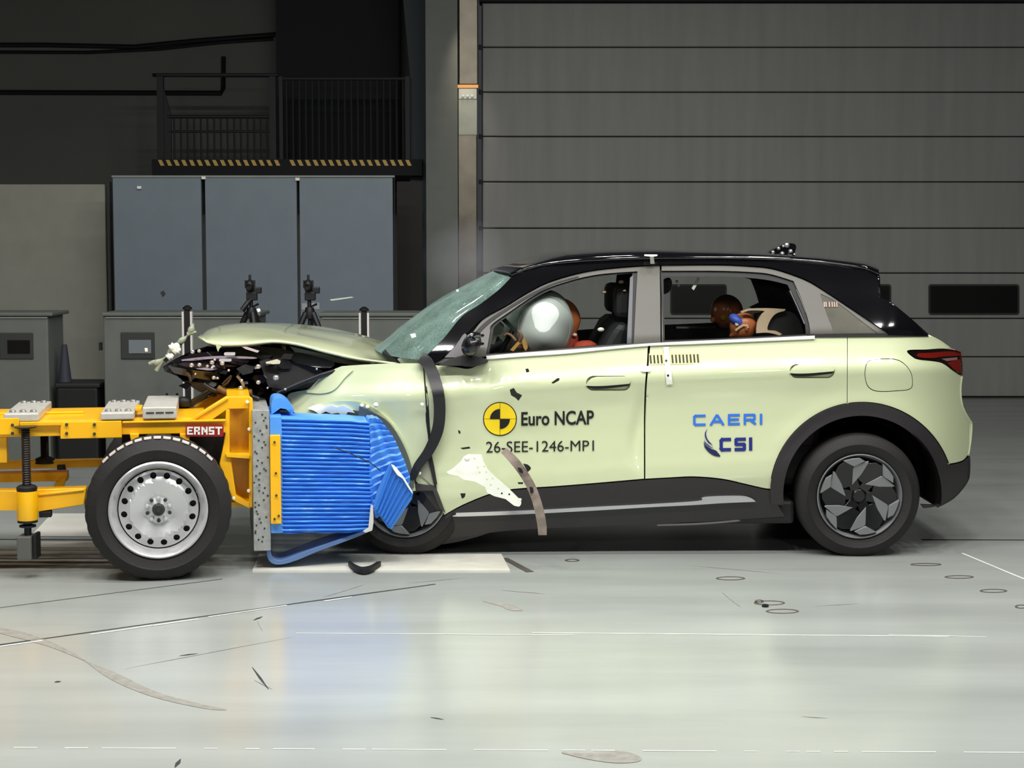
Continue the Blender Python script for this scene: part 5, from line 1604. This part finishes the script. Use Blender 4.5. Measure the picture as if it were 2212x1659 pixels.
def hand(name, wrist, palm, fingers, thumb, m, parent):
    """palm with four unequal curled fingers and a thumb off its side: each a chain of joints rooted in the palm"""
    J, B, R = [(wrist, .022), (wrist.lerp(palm, .5), .027), (palm, .027)], [(0, 1), (1, 2)], [0]
    for ch in fingers + [thumb]:
        b = len(J)
        R.append(b)
        for i, p_ in enumerate(ch):
            J.append((p_, [.0095, .009, .0085, .0075][i]))
            if i:
                B.append((b + i - 1, b + i))
    return skin_body(name, J, B, m, parent, R)
def finger(px, py, Y, pts):
    return [W(px + a, py + b, Y + c) for a, b, c in pts]
Yh = 0.27
h1 = [W(1118, 742, Yh + .04 * i - .06) for i in range(1)]
fing = []
for i, L_ in enumerate((0.95, 1.05, 1.0, 0.82)):
    y = Yh - .035 + .022 * i
    fing.append([W(1116, 738, y), W(1108 - 4 * L_, 728 - 4 * L_, y), W(1098 - 4 * L_, 722 - 2 * L_, y), W(1090 - 3 * L_, 727, y)])
thumb = [W(1120, 742, Yh - .035), W(1126, 730, Yh - .055), W(1124, 720, Yh - .06), W(1120, 713, Yh - .06)]
hand('hand', W(1132, 754, Yh), W(1119, 740, Yh), fing, thumb, mat('dummy_glove_tan', (150, 112, 88), .45), dr)
plate('wrist_band', [(1102, 756), (1118, 738), (1124, 741), (1109, 759)], mat('gold_band', (222, 170, 96), .35, metal=.3), dr, Y=Yh - .075, thick=0.01)
plate('wrist_band', curve([(1131, 752), (1128, 738), (1132, 730), (1138, 738), (1140, 750), (1136, 758)], 3), mat('gold_band', (222, 170, 96)), dr, Y=Yh - .06, thick=0.03)
skin_body('shoulder', [(W(1235, 762, .4), .06), (W(1262, 753, .38), .055), (W(1292, 752, .42), .05)], [(0, 1), (1, 2)], SHIRT, dr)

# far child
hc2 = W(1570, 672, 1.12)
bx = W(1625, 800, 1.15).x
d2 = thing('person', (bx, 1.15, 0.6), 'large-headed dark brown child dummy farther in on the rear bench', 'dummy')
bj = [((bx, 1.15, .68), .1), ((bx - .03, 1.15, .82), .1), ((bx - .1, 1.14, .95), .095), ((hc2.x + .05, 1.12, hc2.z - .12), .045), ((hc2.x + .02, 1.12, hc2.z - .05), .045), ((bx - .1, .98, .93), .045), ((bx - .25, .95, .8), .036), ((bx - .38, .98, .8), .028), ((bx - .1, 1.3, .93), .045), ((bx - .25, 1.33, .8), .036), ((bx - .38, 1.3, .8), .028), ((bx - .3, 1.06, .66), .06), ((bx - .45, 1.06, .45), .045), ((bx - .3, 1.24, .66), .06), ((bx - .45, 1.24, .45), .045)]
skin_body('body', bj, [(0, 1), (1, 2), (2, 3), (3, 4), (2, 5), (5, 6), (6, 7), (2, 8), (8, 9), (9, 10), (0, 11), (11, 12), (0, 13), (13, 14)], mat('dim_brown_suit', (70, 44, 30), .7), d2)
hd2 = blob('head', hc2, (0.097, 0.085, 0.102), SKINDARK, d2, 30, 22, fn=head_fn(-1, 1.0), rot=Matrix.Rotation(math.radians(-28), 3, 'Y'))
ears(hc2, 0.086, SKINDARK, hd2)
mark(hd2, hc2 + Vector((-0.072, -0.055, 0.012)), mat('white_target_dot', (225, 216, 206), .4), 0.013)
mark(hd2, hc2 + Vector((-0.088, -0.04, -0.05)), mat('orange_target_dot', (226, 150, 80), .4), 0.015)
mark(hd2, hc2 + Vector((-0.03, -0.082, -0.035)), YELLOWMARK, 0.02)

# near child in its high-backed seat
hc3 = W(1606, 705, 0.42)
bx = W(1655, 800, .45).x
cs = thing('child_seat', (bx + .1, 0.45, 0.6), 'grey-green child seat with cream edging on the rear bench', 'child seat')
wing_o = joined(curve([(1580, 712), (1582, 690), (1596, 675), (1618, 668), (1648, 667), (1640, 678), (1634, 700), (1634, 720)], 4), [(1600, 735), (1585, 735)])
plate('side_wing', wing_o, SEATGREY, cs, Y=0.56, thick=0.05, step=9, bevel=0.01)
edge_o = joined(curve([(1600, 673), (1620, 667), (1660, 666), (1698, 668)], 4), curve([(1694, 672), (1676, 678), (1664, 692), (1658, 712), (1676, 715), (1690, 722)], 4), curve([(1684, 725), (1660, 719), (1634, 720)], 3), curve([(1634, 712), (1637, 694), (1646, 678), (1650, 672), (1620, 671), (1602, 677)], 4))
plate('edging', edge_o, CREAM, cs, Y=0.33, thick=0.03, step=7, bevel=0.006)
plate('seat_back', curve([(1640, 680), (1700, 672), (1726, 690), (1736, 730), (1720, 760), (1640, 760)], 4), mat('child_seat_black', (22, 22, 24), .7), cs, Y=0.36, thick=0.32, step=14)
box('booster', bx - .32, bx + .12, .28, .66, .6, .72, mat('child_seat_black', (22, 22, 24)), cs, .03)
d3 = thing('person', (bx, 0.46, 0.72), 'small orange child dummy with blue paint on its brow, in the child seat', 'dummy')
bj = [((bx - .05, .46, .78), .08), ((bx - .08, .46, .87), .08), ((bx - .13, .45, .95), .075), ((hc3.x + .04, .43, hc3.z - .09), .038), ((hc3.x + .02, .42, hc3.z - .04), .038), ((bx - .13, .33, .93), .035), ((bx - .24, .3, .84), .03), ((bx - .34, .33, .82), .024), ((bx - .13, .57, .93), .035), ((bx - .24, .6, .84), .03), ((bx - .34, .57, .82), .024), ((bx - .3, .39, .78), .048), ((bx - .36, .39, .6), .036), ((bx - .3, .53, .78), .048), ((bx - .36, .53, .6), .036)]
skin_body('body', bj, [(0, 1), (1, 2), (2, 3), (3, 4), (2, 5), (5, 6), (6, 7), (2, 8), (8, 9), (9, 10), (0, 11), (11, 12), (0, 13), (13, 14)], mat('olive_suit', (104, 92, 40), .7), d3)
hd3 = blob('head', hc3, (0.077, 0.066, 0.078), SKIN, d3, 28, 20, fn=head_fn(-1, 1.1), rot=Matrix.Rotation(math.radians(-34), 3, 'Y'))
ears(hc3, 0.067, SKIN, hd3, .8)
blob('brow_paint', hc3 + Vector((-0.042, -0.024, 0.034)), (0.05, 0.05, 0.03), BLUEPAINT, hd3, 16, 10, rot=Matrix.Rotation(math.radians(38), 3, 'Y'))
mark(hd3, hc3 + Vector((-0.045, -0.064, 0.016)), WHITE, 0.011)
tube('face_tape', [hc3 + Vector(v) for v in ((-0.05, -.058, -.02), (-0.03, -.066, -.004), (-0.01, -.07, .008), (0.01, -.07, .006), (0.016, -.07, -.006))], .007, CREAM, hd3, 6)

# ================================================================== DEBRIS
tplT = lambda px, py, Y: W(px, py, Y)
br = thing('torn_bracket', tuple(W(1045, 1030, -0.3)), 'torn white perforated metal bracket thrown across the lower front door', 'bracket')
bo = joined([(964, 1020), (978, 1012), (996, 996), (1002, 986), (1012, 981), (1040, 982), (1044, 996), (1054, 1014), (1070, 1030), (1096, 1052), (1118, 1074)], curve([(1118, 1074), (1126, 1084), (1122, 1094), (1110, 1092)], 3), [(1092, 1078), (1068, 1072), (1052, 1064), (1048, 1052), (1026, 1040), (1002, 1036), (990, 1028), (970, 1024)])
hl = []
for x, y in ((1032, 1010), (1036, 1021), (1046, 1008), (1050, 1020), (1052, 1036), (1060, 1048), (1064, 1034), (1076, 1056), (1084, 1066), (1100, 1068), (1025, 991)):
    hl.append([(x + 2.4 * math.cos(k * 1.047), y + 2.4 * math.sin(k * 1.047)) for k in range(6)])
plate('sheet', bo, BARE, br, Y=lambda a, b: -0.3 + 0.05 * math.sin((a - 960) * .03), thick=0.004, holes=hl, step=8)
blob('rivet', W(1009, 991, -0.31), (.015, .008, .015), WHITE, br, 12, 8)
tube('rolled_end', [W(1110, 1088, -0.31), W(1122, 1084, -0.31), W(1124, 1078, -0.3)], .009, BARE, br, 8)
st = thing('torn_strip', tuple(W(1140, 1060, -0.4)), 'long curved scuffed metal strip standing in front of the sill', 'strip')
so = joined(curve([(1094, 968), (1118, 990), (1140, 1020), (1158, 1052), (1172, 1092), (1180, 1130), (1181, 1156)], 5), curve([(1163, 1156), (1160, 1130), (1152, 1092), (1140, 1058), (1122, 1026), (1102, 1000), (1082, 978)], 5))
plate('strip', so, STRIPMETAL, st, Y=lambda a, b: -0.36 - 0.03 * math.sin((b - 968) * .016), thick=0.012, step=8)
for pts in ([(1130, 1002), (1140, 1004), (1147, 1012), (1140, 1020)], [(1118, 1010), (1126, 1012), (1130, 1022), (1122, 1020)], [(1144, 1052), (1151, 1054), (1152, 1064), (1146, 1066)]):
    plate('clip', curve(pts, 3), BLACK, st, Y=-0.40, thick=0.01)
ts = thing('torn_bumper_strip', tuple(W(372, 755, 0.2)), 'forked torn grey-green bumper strip rising from the crushed nose', 'strip')
tube('strip', [W(x, y, 0.2) for x, y in curve([(334, 786), (352, 776), (372, 756), (384, 742), (400, 730), (412, 714), (418, 699)], 4)], [.012 + .007 * math.sin(k) for k in range(25)], GREYGREEN, ts, 8)
tube('fork', [W(x, y, 0.2) for x, y in ((352, 778), (344, 790), (338, 801))], [.012, .012, .013], GREYGREEN, ts, 8)
tube('fork', [W(x, y, 0.2) for x, y in ((405, 722), (416, 719), (424, 717))], [.012, .01, .007], GREYGREEN, ts, 8)
tube('fork', [W(x, y, 0.2) for x, y in ((346, 781), (332, 782), (322, 786))], [.012, .012, .01], GREYGREEN, ts, 8)
for x, y, r in ((376, 750, .03), (380, 757, .026), (367, 770, .022)):
    blob('bright_lump', W(x, y, 0.17), (r, r * .6, r * .8), BARE, ts, 12, 8, fn=lambda d, p: p * (1 + .2 * math.sin(7 * d.x + 5 * d.z)))
tube('dark_edge', [W(x, y, 0.21) for x, y in curve([(356, 780), (374, 762), (388, 744), (398, 736)], 4)], .01, BLACK, ts, 6)
def chip(pts, Y, m, label, th=0.012):
    o = plate('debris_chip', pts, m, None, Y=Y, thick=th, bevel=0.002)
    tag(o, label, 'debris')
    o['group'] = 'fragments thrown about by the impact'
    return o
chip([(1101, 842), (1110, 838), (1116, 848), (1128, 854), (1120, 866), (1114, 860), (1104, 854)], -0.12, BLACK, 'black two-lobed fragment in the air above the round yellow target')
chip([(1191, 827), (1204, 817), (1209, 817), (1208, 822), (1195, 829)], -0.1, BLACK, 'slim black sliver in the air ahead of the front door handle')
chip([(989, 929), (994, 931), (995, 937), (991, 937)], -0.1, BLACK, 'tiny black speck in the air above the torn white bracket')
chip([(994, 968), (1014, 965), (1016, 969), (1000, 971)], -0.1, BLACK, 'flat black flake just over the torn white bracket')
chip([(994, 1066), (1006, 1066), (1004, 1074), (998, 1078)], -0.1, BLACK, 'black heart-shaped flake under the torn white bracket')
chip([(1118, 1042), (1130, 1042), (1130, 1046), (1120, 1046)], -0.1, BLACK, 'thin black flake above the sill beside the curved metal strip')
chip([(1135, 797), (1141, 796), (1144, 803), (1137, 805)], -0.06, BLACK, 'small dark crumb on the upper front door above the two-lobed fragment')
chip([(346, 632), (353, 627), (357, 636), (351, 642)], 0.4, BLACK, 'black crumb in the air before the blue-grey screen')
chip([(312, 752), (318, 752), (319, 760), (313, 760)], 0.2, WHITE, 'white crumb in the air before the pale cabinet pane')
chip([(554, 668), (560, 666), (563, 672), (557, 675)], 0.4, WHITE, 'white crumb in the air beside the tripod near the bonnet crest')
chip([(712, 647), (760, 641), (764, 643), (716, 650)], 0.5, mat('glass_splinter', (170, 172, 172), .15), 'long bright splinter streaking in the air ahead of the windscreen', 0.006)
chip([(985, 626), (990, 625), (991, 630), (986, 631)], 0.3, BARE, 'bright bead in the air on the edge of the windscreen')
chip([(886, 722), (897, 720), (899, 728), (889, 731)], 0.1, BARE, 'bright bead lying on the crazed windscreen')
# loose piece on the floor under the nose
gr_ = curve([(752, 1212), (760, 1222), (780, 1230), (800, 1228), (820, 1216), (823, 1212)], 4)
gi_ = curve([(814, 1213), (800, 1221), (782, 1224), (768, 1219), (758, 1212)], 4)
o = plate('rubber_offcut', gr_ + gi_, BLACK, None, mapf=lambda a, b: G(a, b, 0.03), ext=Vector((0, 0, -1)), thick=0.022)
tag(o, 'black crescent rubber offcut lying on the pale cover plate', 'offcut')
for x, y, lab in ((1653, 1311, 'small black nut on the floor by the two anchor rings'),):
    p = G(x, y)
    o = lathe('loose_nut', [(0.006, 0), (0.016, 0), (0.016, 0.012), (0.006, 0.012), (0.006, 0)], p, Vector((1, 0, 0)), Vector((0, 1, 0)), Vector((0, 0, 1)), BLACK, None, 6, 20)
    tag(o, lab, 'nut')
# thin smoke drifting up from the windscreen foot and the pillar
def smoke(name, c, rad, dens):
    o = blob(name, c, rad, None, None, 16, 10, fn=lambda d, p: p * (1 + .18 * noise.noise(d * 2.1)))
    m = bpy.data.materials.new('thin_smoke')
    m.use_nodes = True
    nt = m.node_tree
    nt.nodes.remove(nt.nodes['Principled BSDF'])
    pv = nt.nodes.new('ShaderNodeVolumePrincipled')
    pv.inputs['Color'].default_value = (0.8, 0.82, 0.9, 1)
    tc = nt.nodes.new('ShaderNodeTexCoord')
    n = nt.nodes.new('ShaderNodeTexNoise')
    n.inputs['Scale'].default_value = 5.0
    n.inputs['Detail'].default_value = 3
    g = nt.nodes.new('ShaderNodeVectorMath')
    g.operation = 'DISTANCE'
    g.inputs[1].default_value = c
    nt.links.new(tc.outputs['Object'], g.inputs[0])
    mr = nt.nodes.new('ShaderNodeMapRange')
    mr.inputs['From Min'].default_value = max(rad) * .95
    mr.inputs['From Max'].default_value = 0.0
    mr.inputs['To Max'].default_value = dens
    nt.links.new(g.outputs['Value'], mr.inputs['Value'])
    mu = nt.nodes.new('ShaderNodeMath')
    mu.operation = 'MULTIPLY'
    nt.links.new(mr.outputs[0], mu.inputs[0])
    nt.links.new(tc.outputs['Object'], n.inputs['Vector'])
    nt.links.new(n.outputs['Fac'], mu.inputs[1])
    nt.links.new(mu.outputs[0], pv.inputs['Density'])
    nt.links.new(pv.outputs[0], nt.nodes['Material Output'].inputs['Volume'])
    o.data.materials.append(m)
    o['kind'] = 'stuff'
    tag(o, 'faint grey smoke drifting above the top of the windscreen', 'smoke')
smoke('smoke', tuple(W(1010, 562, 1.3)), (0.3, 0.3, 0.26), 2.2)
